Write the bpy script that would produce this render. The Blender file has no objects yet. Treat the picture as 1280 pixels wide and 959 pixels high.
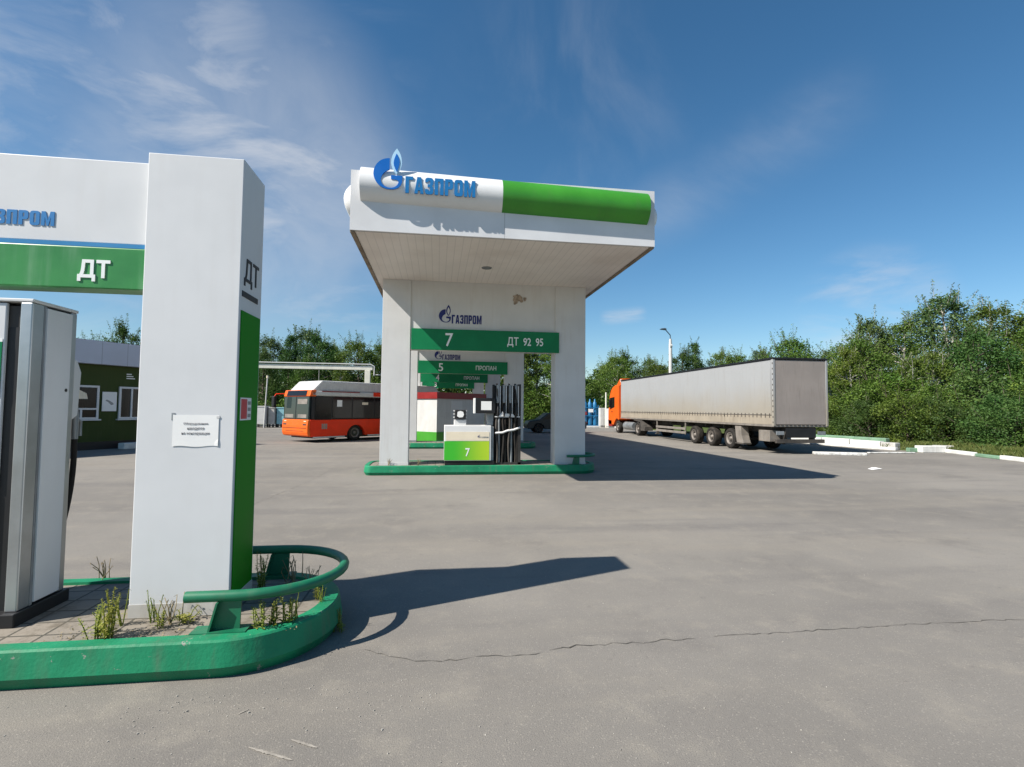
import bpy, math, random
from mathutils import Vector, Matrix
R = math.radians
rnd = random.Random(11)
sc = bpy.context.scene
COL = sc.collection

# ------------------------------------------------------------------ materials
def lin(c):
    f = lambda v: v / 12.92 if v <= .04045 else ((v + .055) / 1.055) ** 2.4
    return tuple(f(v / 255) for v in c)

def new_mat(name):
    m = bpy.data.materials.new(name)
    m.use_nodes = True
    nt = m.node_tree
    return m, nt, nt.nodes['Principled BSDF']

def N(nt, kind, **kw):
    n = nt.nodes.new(kind)
    for k, v in kw.items():
        if k in n.inputs:
            n.inputs[k].default_value = v
        else:
            setattr(n, k, v)
    return n

def mixc(nt, a, b, fac=None, blend='MIX', f=.5):
    n = nt.nodes.new('ShaderNodeMix')
    n.data_type = 'RGBA'
    n.blend_type = blend
    n.inputs[0].default_value = f
    if fac is not None:
        nt.links.new(fac, n.inputs[0])
    for s, v in ((6, a), (7, b)):
        if isinstance(v, tuple):
            n.inputs[s].default_value = (*v[:3], 1)
        else:
            nt.links.new(v, n.inputs[s])
    return n.outputs[2]

def ramp(nt, src, lo, hi, a=0., b=1.):
    n = nt.nodes.new('ShaderNodeMapRange')
    n.interpolation_type = 'SMOOTHSTEP'
    n.inputs['From Min'].default_value = lo
    n.inputs['From Max'].default_value = hi
    n.inputs['To Min'].default_value = a
    n.inputs['To Max'].default_value = b
    nt.links.new(src, n.inputs['Value'])
    return n.outputs[0]

def coord(nt, scale=(1, 1, 1), rot=(0, 0, 0)):
    tc = nt.nodes.new('ShaderNodeTexCoord')
    mp = nt.nodes.new('ShaderNodeMapping')
    mp.inputs['Scale'].default_value = scale
    mp.inputs['Rotation'].default_value = rot
    nt.links.new(tc.outputs['Object'], mp.inputs['Vector'])
    return mp.outputs[0]

def noise(nt, vec, scale, detail=4., rough=.55):
    n = N(nt, 'ShaderNodeTexNoise', Scale=scale, Detail=detail, Roughness=rough)
    nt.links.new(vec, n.inputs['Vector'])
    return n.outputs['Fac']

def paint(name, col, rough=.45, metal=0., var=.12, scale=2.5, dirt=.0, dirtcol=(.16, .13, .10), bump=0., spec=.5, chip=0., chipcol=(.30, .28, .25)):
    """a painted or plain surface with blotchy wear and vertical dirt runs"""
    m, nt, b = new_mat(name)
    v = coord(nt)
    n1 = noise(nt, v, scale, 6)
    dark = tuple(c * (1 - var) for c in col)
    lite = tuple(min(1, c * (1 + var * .6)) for c in col)
    c = mixc(nt, dark, lite, ramp(nt, n1, .3, .7))
    if dirt:
        vs = coord(nt, (6, 6, .5))
        n2 = noise(nt, vs, 2.2, 5)
        n3 = noise(nt, v, 1.1, 4)
        mul = nt.nodes.new('ShaderNodeMath'); mul.operation = 'MULTIPLY'
        nt.links.new(ramp(nt, n2, .45, .8), mul.inputs[0])
        nt.links.new(ramp(nt, n3, .35, .7, 0, dirt), mul.inputs[1])
        c = mixc(nt, c, dirtcol, mul.outputs[0])
    if chip:
        n4 = noise(nt, v, 7.5, 8, .72)
        c = mixc(nt, c, chipcol, ramp(nt, n4, .66 - .1 * chip, .685 - .1 * chip, 0, .85))
    nt.links.new(c, b.inputs['Base Color'])
    rr = nt.nodes.new('ShaderNodeMapRange')
    rr.inputs['To Min'].default_value = max(0, rough - .1); rr.inputs['To Max'].default_value = min(1, rough + .15)
    nt.links.new(n1, rr.inputs['Value']); nt.links.new(rr.outputs[0], b.inputs['Roughness'])
    b.inputs['Metallic'].default_value = metal
    b.inputs['Specular IOR Level'].default_value = spec
    if bump:
        bp = N(nt, 'ShaderNodeBump', Strength=bump, Distance=.02)
        nt.links.new(noise(nt, v, scale * 12, 4), bp.inputs['Height'])
        nt.links.new(bp.outputs[0], b.inputs['Normal'])
    return m

def glass(name, col=(.012, .016, .018), rough=.06):
    m, nt, b = new_mat(name)
    b.inputs['Base Color'].default_value = (*col, 1)
    b.inputs['Roughness'].default_value = rough
    b.inputs['Specular IOR Level'].default_value = .35
    return m

M = {}
M['white'] = paint('white_panel', (.615, .625, .63), .42, var=.03, spec=.3, dirt=.12, dirtcol=(.42, .38, .33))
M['white_old'] = paint('weathered_white_panel', (.60, .60, .59), .5, var=.06, scale=1.2, spec=.3, dirt=.25, dirtcol=(.38, .31, .25))
M['plinth_dirty'] = paint('splashed_plinth', (.48, .465, .43), .8, var=.12, scale=6, dirt=.7, dirtcol=(.26, .23, .18))
M['white_clean'] = paint('white_gloss', (.70, .70, .69), .35, var=.03)
M['tube_green'] = paint('bright_green_paint', lin((58, 138, 38)), .4, var=.12, scale=1.5, dirt=.12)
M['panel_green'] = paint('deep_green_film', lin((14, 124, 12)), .5, var=.12, scale=1., spec=.12)
M['band_green'] = paint('faded_green_band', lin((54, 130, 66)), .3, var=.15, scale=3, dirt=.5, dirtcol=(.30, .44, .31))
M['sign_green'] = paint('sign_green', lin((20, 118, 74)), .4, var=.1, spec=.2)
M['kerb_green'] = paint('kerb_green_paint', lin((24, 124, 86)), .55, var=.2, scale=3., spec=.3, dirt=.5, dirtcol=(.12, .12, .09), bump=.15, chip=.25)
M['kerb_green_old'] = paint('faded_kerb_green', lin((112, 146, 120)), .7, var=.25, scale=2., dirt=.6, dirtcol=(.3, .29, .25), bump=.3)
M['rail_green'] = paint('rail_green_paint', lin((20, 106, 74)), .45, var=.18, scale=4., dirt=.3, chip=.12, chipcol=(.10, .055, .03))
M['blue'] = paint('emblem_blue', lin((10, 100, 185)), .35, var=.05)
M['blue_stripe'] = paint('blue_stripe', lin((28, 120, 172)), .4, var=.08)
M['navy'] = paint('navy_print', lin((24, 34, 104)), .5, var=.05)
M['letter_blue'] = paint('letter_blue', lin((24, 112, 172)), .38, var=.05)
M['pale_blue'] = paint('flame_pale_blue', lin((176, 214, 236)), .3, var=.05)
M['black'] = paint('black_plastic', (.012, .012, .013), .45, var=.3, spec=.4)
M['rubber'] = paint('rubber', (.022, .020, .018), .8, var=.35, scale=6, dirt=.5, dirtcol=(.16, .13, .1), spec=.25)
M['dark_metal'] = paint('dark_steel', (.035, .033, .031), .6, .2, var=.35, scale=3, dirt=.4)
M['steel'] = paint('brushed_steel', (.42, .44, .45), .32, .85, var=.15, scale=3)
M['steel_dull'] = paint('dull_steel', (.30, .32, .33), .5, .6, var=.25, scale=3, dirt=.4)
M['letter_white'] = paint('letter_white', (.78, .80, .78), .45, var=.04)
M['letter_black'] = paint('letter_black', (.012, .014, .02), .5, var=.1)
M['paper'] = paint('paper', (.78, .78, .76), .8, var=.03)
M['ink'] = paint('printed_ink', (.16, .16, .18), .8, var=.1)
M['red'] = paint('red_panel', lin((128, 24, 20)), .45, var=.12)
M['sticker_red'] = paint('sticker_red', lin((196, 40, 56)), .4, var=.1)
M['orange'] = paint('orange_paint', lin((220, 92, 22)), .4, var=.08, spec=.3, dirt=.12)
M['bus_orange'] = paint('bus_front_orange', lin((218, 96, 26)), .4, var=.06, spec=.3, dirt=.1)
M['bus_red'] = paint('bus_red_paint', lin((224, 52, 18)), .4, var=.08, spec=.2)
M['bus_white'] = paint('bus_white', (.52, .52, .50), .5, var=.08, dirt=.3)
M['glass'] = glass('dark_glass', (.010, .010, .010), .12)
M['glass_wind'] = glass('windscreen_glass', (.03, .045, .045), .04)
M['tarp'] = None
M['tarp_rear'] = paint('dusty_rear_curtain', lin((146, 138, 132)), .7, var=.1, scale=1., spec=.2, dirt=.5, dirtcol=lin((108, 97, 89)))
M['tarp_low'] = paint('dirty_side_board', lin((148, 139, 124)), .75, var=.12, scale=1.5, dirt=.75, dirtcol=lin((100, 86, 72)))
M['rim'] = paint('dusty_rim', (.19, .17, .15), .6, .2, var=.25, scale=6, dirt=.3)
M['chassis'] = paint('dusty_chassis', (.065, .058, .050), .75, .1, var=.4, scale=3, dirt=.5, dirtcol=(.16, .13, .11))
M['guard_grey'] = paint('dusty_aluminium', (.26, .235, .205), .55, .3, var=.2, scale=3, dirt=.5)
M['wall_green'] = paint('dark_green_cladding', lin((54, 68, 30)), .6, spec=.2, var=.08, scale=1., dirt=.15)
M['fascia_grey'] = None
M['concrete'] = paint('concrete', (.44, .43, .40), .85, var=.18, scale=3, dirt=.3, bump=.3)
M['white_kerb'] = paint('whitewash', (.62, .62, .59), .8, var=.14, scale=4., dirt=.5, dirtcol=(.4, .39, .36), bump=.3)
M['flake_kerb'] = paint('flaking_whitewash', (.62, .62, .59), .85, var=.35, scale=9., dirt=.8, dirtcol=(.22, .21, .19), bump=.5)
M['gantry'] = paint('cream_paint', (.66, .65, .56), .55, var=.08, dirt=.2)
M['tank_blue'] = paint('cylinder_blue', lin((30, 110, 156)), .45, var=.12)
M['pale_teal'] = paint('pale_teal_paint', lin((130, 178, 186)), .5, var=.1, dirt=.2)
M['cream'] = paint('cream_panel', lin((226, 214, 190)), .5, var=.06, dirt=.2)
M['car'] = paint('black_car_paint', (.012, .012, .014), .3, .0, var=.1)
M['lamp_head'] = paint('lamp_head_grey', (.10, .12, .14), .5, .3, var=.1)
M['soil'] = paint('soil', (.13, .105, .075), .95, var=.4, scale=6)
M['kraft'] = paint('rust_stain', (.24, .19, .14), .9, var=.3)

def make_tarp():
    m, nt, b = new_mat('dusty_side_curtain')
    v = coord(nt)
    geo = nt.nodes.new('ShaderNodeSeparateXYZ'); nt.links.new(v, geo.inputs[0])
    up = lin((150, 152, 153)); low = lin((144, 138, 126))
    n1 = noise(nt, v, .8, 5)
    add = nt.nodes.new('ShaderNodeMath'); add.operation = 'ADD'
    nt.links.new(geo.outputs[2], add.inputs[0]); nt.links.new(n1, add.inputs[1])
    c = mixc(nt, low, up, ramp(nt, add.outputs[0], 1.7, 3.4))
    vs = coord(nt, (1, 2.2, .25))
    c = mixc(nt, c, lin((124, 116, 106)), ramp(nt, noise(nt, vs, 3, 5), .5, .85, 0, .3))
    nt.links.new(c, b.inputs['Base Color'])
    b.inputs['Roughness'].default_value = .62
    bp = N(nt, 'ShaderNodeBump', Strength=.35, Distance=.06)
    nt.links.new(noise(nt, coord(nt, (1, .8, .25)), 1.5, 3), bp.inputs['Height'])
    nt.links.new(bp.outputs[0], b.inputs['Normal'])
    return m
M['tarp'] = make_tarp()

def make_seamed(name, col, axis, pitch, line=.03, dark=.55, var=.05, dirt=.2, rough=.45, dirtcol=(.36, .30, .24)):
    """panels with joints every `pitch` metres along one local axis"""
    m, nt, b = new_mat(name)
    v = coord(nt)
    sp = nt.nodes.new('ShaderNodeSeparateXYZ'); nt.links.new(v, sp.inputs[0])
    md = nt.nodes.new('ShaderNodeMath'); md.operation = 'PINGPONG'; md.inputs[1].default_value = pitch / 2
    nt.links.new(sp.outputs[axis], md.inputs[0])
    joint = ramp(nt, md.outputs[0], 0., line, 1., 0.)
    n1 = noise(nt, v, 1.3, 5)
    c = mixc(nt, tuple(x * (1 - var) for x in col), tuple(min(1, x * (1 + var)) for x in col), ramp(nt, n1, .3, .7))
    c = mixc(nt, c, dirtcol, ramp(nt, noise(nt, v, .9, 5), .48, .8, 0, dirt))
    c = mixc(nt, c, tuple(x * dark for x in col), joint)
    nt.links.new(c, b.inputs['Base Color'])
    b.inputs['Roughness'].default_value = rough
    return m
M['soffit'] = make_seamed('soffit_strips', (.76, .70, .65), 0, .15, .012, .8, var=.04, dirt=.3, dirtcol=(.42, .34, .27))
M['fascia_grey'] = make_seamed('fascia_panels', lin((176, 182, 196)), 0, .86, .02, .6, dirt=.1)
M['canopy_white'] = make_seamed('canopy_cladding', (.64, .645, .65), 0, 5.1, .012, .6, dirt=.1)

def make_gradient_green():
    m, nt, b = new_mat('green_fading_to_lime')
    sp = nt.nodes.new('ShaderNodeSeparateXYZ'); nt.links.new(coord(nt), sp.inputs[0])
    c = mixc(nt, lin((60, 178, 44)), lin((176, 204, 42)), ramp(nt, sp.outputs[0], -.75, .3))
    nt.links.new(c, b.inputs['Base Color']); b.inputs['Roughness'].default_value = .35
    return m
M['grad_green'] = make_gradient_green()

def make_asphalt():
    m, nt, b = new_mat('worn_dusty_asphalt')
    v = coord(nt)
    big = noise(nt, v, .16, 5)
    c = mixc(nt, (.158, .147, .131), (.240, .223, .196), ramp(nt, big, .3, .7))
    streak = noise(nt, coord(nt, (.12, .9, 1), (0, 0, R(8))), 1.1, 6, .6)
    c = mixc(nt, c, (.150, .140, .130), ramp(nt, streak, .5, .72, 0, .8))
    streak2 = noise(nt, coord(nt, (.1, .7, 1), (0, 0, R(-34))), 1.3, 6, .6)
    c = mixc(nt, c, (.232, .210, .176), ramp(nt, streak2, .48, .74, 0, .75))
    blot = noise(nt, v, .9, 6, .65)
    c = mixc(nt, c, (.135, .125, .115), ramp(nt, blot, .52, .75, 0, .6))
    dust = noise(nt, v, 2.6, 8, .7)
    c = mixc(nt, c, (.25, .228, .19), ramp(nt, dust, .48, .72, 0, .6))
    oil = noise(nt, v, .55, 2, .4)
    c = mixc(nt, c, (.10, .095, .09), ramp(nt, oil, .68, .78, 0, .45))
    drip = N(nt, 'ShaderNodeTexVoronoi', Scale=1.7); nt.links.new(v, drip.inputs['Vector'])
    dr = nt.nodes.new('ShaderNodeMath'); dr.operation = 'ADD'; nt.links.new(drip.outputs['Distance'], dr.inputs[0]); nt.links.new(ramp(nt, noise(nt, v, 1.3, 2), .35, .6, 0, .5), dr.inputs[1])
    c = mixc(nt, c, (.07, .066, .06), ramp(nt, dr.outputs[0], .03, .12, .5, 0.))
    grain = noise(nt, v, 130, 2, .6)
    c = mixc(nt, c, (.10, .095, .09), ramp(nt, grain, .52, .72, 0, .5))
    vor = N(nt, 'ShaderNodeTexVoronoi', Scale=150.)
    nt.links.new(v, vor.inputs['Vector'])
    bright = nt.nodes.new('ShaderNodeSeparateColor'); nt.links.new(vor.outputs['Color'], bright.inputs[0])
    c = mixc(nt, c, (.36, .33, .28), ramp(nt, bright.outputs[0], .93, .98, 0, .35))
    pit = noise(nt, v, 9, 4, .7)
    c = mixc(nt, c, (.13, .12, .11), ramp(nt, pit, .60, .72, 0, .45))
    nt.links.new(c, b.inputs['Base Color'])
    b.inputs['Roughness'].default_value = .9
    b.inputs['Specular IOR Level'].default_value = .25
    bp = N(nt, 'ShaderNodeBump', Strength=.35, Distance=.010)
    ad = nt.nodes.new('ShaderNodeMath'); ad.operation = 'ADD'
    nt.links.new(grain, ad.inputs[0]); nt.links.new(dust, ad.inputs[1])
    nt.links.new(ad.outputs[0], bp.inputs['Height']); nt.links.new(bp.outputs[0], b.inputs['Normal'])
    return m
M['asphalt'] = make_asphalt()

def make_paving():
    m, nt, b = new_mat('concrete_paving_slabs')
    v = coord(nt)
    br = N(nt, 'ShaderNodeTexBrick', Scale=1.)
    br.offset = 0.
    br.inputs['Color1'].default_value = (.235, .205, .165, 1); br.inputs['Color2'].default_value = (.19, .17, .14, 1)
    br.inputs['Mortar'].default_value = (.07, .065, .05, 1)
    br.inputs['Mortar Size'].default_value = .009; br.inputs['Brick Width'].default_value = .2; br.inputs['Row Height'].default_value = .2
    br.inputs['Mortar Smooth'].default_value = .3
    nt.links.new(v, br.inputs['Vector'])
    c = mixc(nt, br.outputs['Color'], (.105, .088, .062), ramp(nt, noise(nt, v, 6, 7, .75), .45, .68, 0, .8))
    nt.links.new(c, b.inputs['Base Color']); b.inputs['Roughness'].default_value = .9
    bp = N(nt, 'ShaderNodeBump', Strength=.5, Distance=.01)
    nt.links.new(br.outputs['Fac'], bp.inputs['Height']); bp.invert = True
    nt.links.new(bp.outputs[0], b.inputs['Normal'])
    return m
M['paving'] = make_paving()

def make_ground(name, a, b_, c_):
    m, nt, b = new_mat(name)
    v = coord(nt)
    c = mixc(nt, a, b_, ramp(nt, noise(nt, v, .5, 7, .7), .35, .65))
    c = mixc(nt, c, c_, ramp(nt, noise(nt, v, 2.2, 6, .7), .55, .75))
    nt.links.new(c, b.inputs['Base Color']); b.inputs['Roughness'].default_value = 1.
    b.inputs['Specular IOR Level'].default_value = .1
    return m
M['verge'] = make_ground('grassy_soil', (.055, .085, .025), (.09, .11, .035), (.16, .14, .08))
M['field'] = make_ground('field_soil', (.05, .075, .025), (.07, .09, .03), (.09, .085, .05))

def make_leaf(name, a, b_, trans=.3):
    m, nt, pb = new_mat(name)
    at = nt.nodes.new('ShaderNodeAttribute'); at.attribute_name = 'tint'
    oi = nt.nodes.new('ShaderNodeObjectInfo')
    c = mixc(nt, a, b_, at.outputs['Fac'])
    hs = N(nt, 'ShaderNodeHueSaturation')
    mr = nt.nodes.new('ShaderNodeMapRange'); mr.inputs['To Min'].default_value = .48; mr.inputs['To Max'].default_value = .515
    nt.links.new(oi.outputs['Random'], mr.inputs['Value']); nt.links.new(mr.outputs[0], hs.inputs['Hue'])
    mv = nt.nodes.new('ShaderNodeMapRange'); mv.inputs['To Min'].default_value = .8; mv.inputs['To Max'].default_value = 1.2
    ml = nt.nodes.new('ShaderNodeMath'); ml.operation = 'FRACT'
    mm = nt.nodes.new('ShaderNodeMath'); mm.operation = 'MULTIPLY'; mm.inputs[1].default_value = 7.3
    nt.links.new(oi.outputs['Random'], mm.inputs[0]); nt.links.new(mm.outputs[0], ml.inputs[0])
    nt.links.new(ml.outputs[0], mv.inputs['Value']); nt.links.new(mv.outputs[0], hs.inputs['Value'])
    nt.links.new(c, hs.inputs['Color'])
    nt.nodes.remove(pb)
    d = nt.nodes.new('ShaderNodeBsdfDiffuse'); t = nt.nodes.new('ShaderNodeBsdfTranslucent')
    g = N(nt, 'ShaderNodeBsdfGlossy', Roughness=.45)
    g.inputs['Color'].default_value = (.35, .4, .35, 1)
    nt.links.new(hs.outputs[0], d.inputs[0]); nt.links.new(hs.outputs[0], t.inputs[0])
    mx = N(nt, 'ShaderNodeMixShader', Fac=trans)
    nt.links.new(d.outputs[0], mx.inputs[1]); nt.links.new(t.outputs[0], mx.inputs[2])
    mg = N(nt, 'ShaderNodeMixShader', Fac=.03)
    nt.links.new(mx.outputs[0], mg.inputs[1]); nt.links.new(g.outputs[0], mg.inputs[2])
    nt.links.new(mg.outputs[0], nt.nodes['Material Output'].inputs['Surface'])
    return m
M['leaf_mid'] = make_leaf('leaf_mid_green', (.052, .112, .018), (.150, .225, .046))
M['leaf_dark'] = make_leaf('leaf_dark_green', (.036, .086, .022), (.098, .168, .042))
M['leaf_lime'] = make_leaf('leaf_yellow_green', (.068, .128, .018), (.172, .236, .046))
M['leaf_grey'] = make_leaf('leaf_grey_green', (.054, .104, .032), (.142, .204, .070))
M['weed_leaf'] = make_leaf('weed_leaf_green', (.24, .29, .05), (.50, .50, .15), .45)
M['grass'] = make_leaf('grass_blade_green', (.07, .11, .025), (.17, .18, .06), .3)
M['dry'] = paint('dry_stalk', (.24, .19, .10), .9, var=.2)
M['bark'] = paint('brown_bark', (.13, .105, .08), .95, var=.35, scale=5)
M['bark_pale'] = paint('pale_bark', (.42, .40, .35), .9, var=.3, scale=4, dirt=.5, dirtcol=(.08, .07, .06))

# ------------------------------------------------------------------ mesh builder
class MB:
    def __init__(s):
        s.v = []; s.f = []; s.sm = []; s.tint = None
    def add(s, vs, fs, smooth=False):
        n = len(s.v)
        s.v += [tuple(x) for x in vs]
        s.f += [tuple(i + n for i in f) for f in fs]
        s.sm += [smooth] * len(fs)
        return s
    def box(s, x0, x1, y0, y1, z0, z1, mtx=None):
        vs = [Vector((x, y, z)) for z in (z0, z1) for y in (y0, y1) for x in (x0, x1)]
        if mtx: vs = [mtx @ v for v in vs]
        return s.add(vs, [(0, 2, 3, 1), (4, 5, 7, 6), (0, 1, 5, 4), (2, 6, 7, 3), (0, 4, 6, 2), (1, 3, 7, 5)])
    def prism(s, pts, d0, d1, fn, smooth=False):
        """pts: 2D outline; fn(a, b, d) -> 3D"""
        n = len(pts)
        vs = [fn(a, b, d0) for a, b in pts] + [fn(a, b, d1) for a, b in pts]
        s.add(vs, [tuple(range(n))[::-1], tuple(range(n, 2 * n))])
        m = len(s.v) - 2 * n
        for i in range(n):
            j = (i + 1) % n
            s.f.append((m + i, m + j, m + n + j, m + n + i)); s.sm.append(smooth)
        return s
    def tube(s, pts, r, n=10, caps=True, smooth=True):
        pts = [Vector(p) for p in pts]
        rs = r if isinstance(r, (list, tuple)) else [r] * len(pts)
        rings = []; ref = None
        for i, p in enumerate(pts):
            a = pts[max(i - 1, 0)]; b = pts[min(i + 1, len(pts) - 1)]
            t = (b - a).normalized()
            if ref is None:
                ref = Vector((0, 0, 1)) if abs(t.z) < .9 else Vector((1, 0, 0))
            u = (ref - t * ref.dot(t)).normalized(); w = t.cross(u); ref = u
            rings.append([p + (u * math.cos(2 * math.pi * k / n) + w * math.sin(2 * math.pi * k / n)) * rs[i] for k in range(n)])
        vs = [q for ring in rings for q in ring]; fs = []
        for i in range(len(pts) - 1):
            for k in range(n):
                l = (k + 1) % n
                fs.append((i * n + k, i * n + l, (i + 1) * n + l, (i + 1) * n + k))
        s.add(vs, fs, smooth)
        if caps:
            s.add(rings[0], [tuple(range(n))[::-1]]); s.add(rings[-1], [tuple(range(n))])
        return s
    def lathe(s, prof, fn, n=24, smooth=True):
        """prof: (radius, along); fn(rcos, rsin, along) -> 3D"""
        vs = []
        for r, a in prof:
            for k in range(n):
                th = 2 * math.pi * k / n
                vs.append(fn(r * math.cos(th), r * math.sin(th), a))
        fs = []
        for i in range(len(prof) - 1):
            for k in range(n):
                l = (k + 1) % n
                fs.append((i * n + k, i * n + l, (i + 1) * n + l, (i + 1) * n + k))
        return s.add(vs, fs, smooth)
    def mesh(s, name, mat):
        me = bpy.data.meshes.new(name)
        me.from_pydata(s.v, [], s.f)
        me.polygons.foreach_set('use_smooth', s.sm)
        if s.tint is not None:
            at = me.attributes.new('tint', 'FLOAT', 'POINT')
            at.data.foreach_set('value', s.tint)
        me.materials.append(mat)
        me.update()
        return me
    def build(s, name, mat, parent=None, local=False, bevel=0., seg=2, fixn=True):
        me = s.mesh(name, M[mat] if isinstance(mat, str) else mat)
        if parent is not None and not local:
            me.transform(root_mtx(parent).inverted())
        if fixn:
            import bmesh
            bm = bmesh.new(); bm.from_mesh(me)
            bmesh.ops.recalc_face_normals(bm, faces=bm.faces); bm.to_mesh(me); bm.free()
        o = bpy.data.objects.new(name, me)
        COL.objects.link(o)
        o.parent = parent
        if bevel:
            b = o.modifiers.new('bevel', 'BEVEL'); b.width = bevel; b.segments = seg; b.limit_method = 'ANGLE'; b.angle_limit = R(40)
            b.harden_normals = False
        return o

def root_mtx(o):
    while o.parent is not None:
        o = o.parent
    return Matrix.Translation(o.location) @ o.rotation_euler.to_matrix().to_4x4()

def tag(o, label=None, cat=None, group=None, kind=None):
    if label: o['label'] = label
    if cat: o['category'] = cat
    if group: o['group'] = group
    if kind: o['kind'] = kind
    return o

def thing(name, loc, label, cat, group=None, rz=0.):
    o = bpy.data.objects.new(name, None)
    o.empty_display_size = .2
    COL.objects.link(o)
    o.location = loc; o.rotation_euler = (0, 0, rz)
    return tag(o, label, cat, group)

def copy_tree(o, parent=None):
    c = o.copy(); COL.objects.link(c)
    c.parent = parent
    for ch in list(o.children):
        copy_tree(ch, c)
    return c

def box(name, mat, parent, *a, bevel=0., local=False, **k):
    return MB().box(*a).build(name, mat, parent, local=local, bevel=bevel, **k)

def text(body, name, mat, parent, origin, xd, up, w, h, ext=.004, bold=0., local=False, spacing=1.):
    """solid lettering filling a w x h box at origin (lower left)"""
    cu = bpy.data.curves.new('txt', 'FONT')
    cu.body = body; cu.extrude = 1.; cu.offset = bold; cu.resolution_u = 4; cu.space_character = spacing
    cu.align_x = 'CENTER' if '\n' in body else 'LEFT'
    to = bpy.data.objects.new('txt', cu); COL.objects.link(to)
    bpy.context.view_layer.update()
    me = bpy.data.meshes.new_from_object(to.evaluated_get(bpy.context.evaluated_depsgraph_get()))
    bpy.data.objects.remove(to); bpy.data.curves.remove(cu)
    xs = [v.co.x for v in me.vertices]; ys = [v.co.y for v in me.vertices]
    x0, y0 = min(xs), min(ys); sx = w / (max(xs) - x0); sy = h / (max(ys) - y0)
    O = Vector(origin); xd = Vector(xd); up = Vector(up); nn = xd.cross(up)
    for v in me.vertices:
        a, b, c = v.co
        v.co = O + xd * ((a - x0) * sx) + up * ((b - y0) * sy) + nn * (c * ext)
    me.name = name
    me.materials.clear(); me.materials.append(M[mat])
    if not local: me.transform(root_mtx(parent).inverted())
    o = bpy.data.objects.new(name, me); COL.objects.link(o); o.parent = parent
    return o

G_OUT = [(535, 130), (512, 132), (490, 137), (466, 146), (445, 158), (424, 177), (405, 200), (391, 225), (382, 250), (377, 275), (376, 300), (380, 326), (388, 350), (400, 374), (415, 395), (434, 414), (455, 428), (478, 439), (500, 445), (525, 449), (550, 450), (576, 448), (600, 442), (622, 431), (640, 415), (652, 397), (660, 375), (663, 340), (664, 305),
         (550, 305), (552, 345), (608, 350), (622, 360), (626, 375), (620, 392), (606, 412), (585, 427), (560, 435), (537, 436), (515, 432), (494, 423), (475, 410), (462, 396), (455, 380), (451, 362), (452, 345), (456, 327), (464, 308), (475, 291), (488, 277), (503, 265), (518, 255), (535, 248)]
FLAME = [(600, 290), (580, 262), (563, 230), (552, 200), (548, 170), (551, 134), (560, 100), (572, 72), (586, 48), (605, 22), (620, 44), (634, 68), (644, 92), (651, 118), (655, 150), (655, 180), (651, 205), (642, 230), (630, 255), (617, 275)]
FLAME_IN = [(606, 268), (590, 235), (578, 205), (574, 175), (578, 145), (588, 112), (602, 78), (618, 106), (630, 136), (635, 165), (630, 198), (622, 228), (616, 250)]

def emblem(name, parent, x0, x1, z0, y, t, mat='blue', flame='pale_blue', core='blue', local=False):
    """a letter-G crescent with a flame, facing -Y, between x0 and x1, bottom at z0"""
    s = (x1 - x0) / (664 - 376)
    f = lambda a, b, d: Vector((x0 + (a - 376) * s, d, z0 + (450 - b) * s))
    o = MB().prism(G_OUT, y, y - t, f).build(name, mat, parent, local=local)
    MB().prism(FLAME, y, y - t * .8, f).build('flame', flame, o, local=local)
    MB().prism(FLAME_IN, y - t * .75, y - t * 1.1, f).build('flame_core', core, o, local=local)
    return o

GLYPH = {
 'Г': (.52, [[(0, 0), (.24, 0), (.24, .80), (.52, .80), (.52, 1), (0, 1)]]),
 'А': (.62, [[(0, 0), (.21, 0), (.235, .19), (.385, .19), (.41, 0), (.62, 0), (.44, 1), (.31, 1), (.31, .76), (.36, .38), (.26, .38), (.31, .76), (.31, 1), (.18, 1)]]),
 'З': (.56, [[(0, .30), (0, .14), (.05, .04), (.15, 0), (.41, 0), (.51, .04), (.56, .14), (.56, .38), (.52, .47), (.46, .51), (.52, .55), (.56, .64), (.56, .86), (.51, .96), (.41, 1), (.15, 1), (.05, .96), (0, .86), (0, .72), (.22, .72), (.22, .79), (.25, .82), (.31, .82), (.34, .79), (.34, .63), (.31, .60), (.17, .60), (.17, .43), (.31, .43), (.34, .40), (.34, .22), (.31, .18), (.25, .18), (.22, .22), (.22, .30)]]),
 'П': (.60, [[(0, 0), (.23, 0), (.23, .81), (.37, .81), (.37, 0), (.60, 0), (.60, 1), (0, 1)]]),
 'Р': (.56, [[(0, 0), (.23, 0), (.23, .37), (.42, .37), (.51, .41), (.56, .51), (.56, .86), (.51, .96), (.42, 1), (.28, 1), (.28, .82), (.31, .82), (.34, .79), (.34, .58), (.31, .55), (.23, .55), (.23, .82), (.28, .82), (.28, 1), (0, 1)]]),
 'О': (.58, [[(0, .14), (.05, .04), (.15, 0), (.43, 0), (.53, .04), (.58, .14), (.58, .86), (.53, .96), (.43, 1), (.29, 1), (.29, .82), (.33, .82), (.36, .79), (.36, .21), (.33, .18), (.25, .18), (.22, .21), (.22, .79), (.25, .82), (.29, .82), (.29, 1), (.15, 1), (.05, .96), (0, .86)]]),
 'М': (.78, [[(0, 0), (.21, 0), (.21, .62), (.34, 0), (.44, 0), (.57, .62), (.57, 0), (.78, 0), (.78, 1), (.54, 1), (.39, .40), (.24, 1), (0, 1)]]),
}
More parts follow.
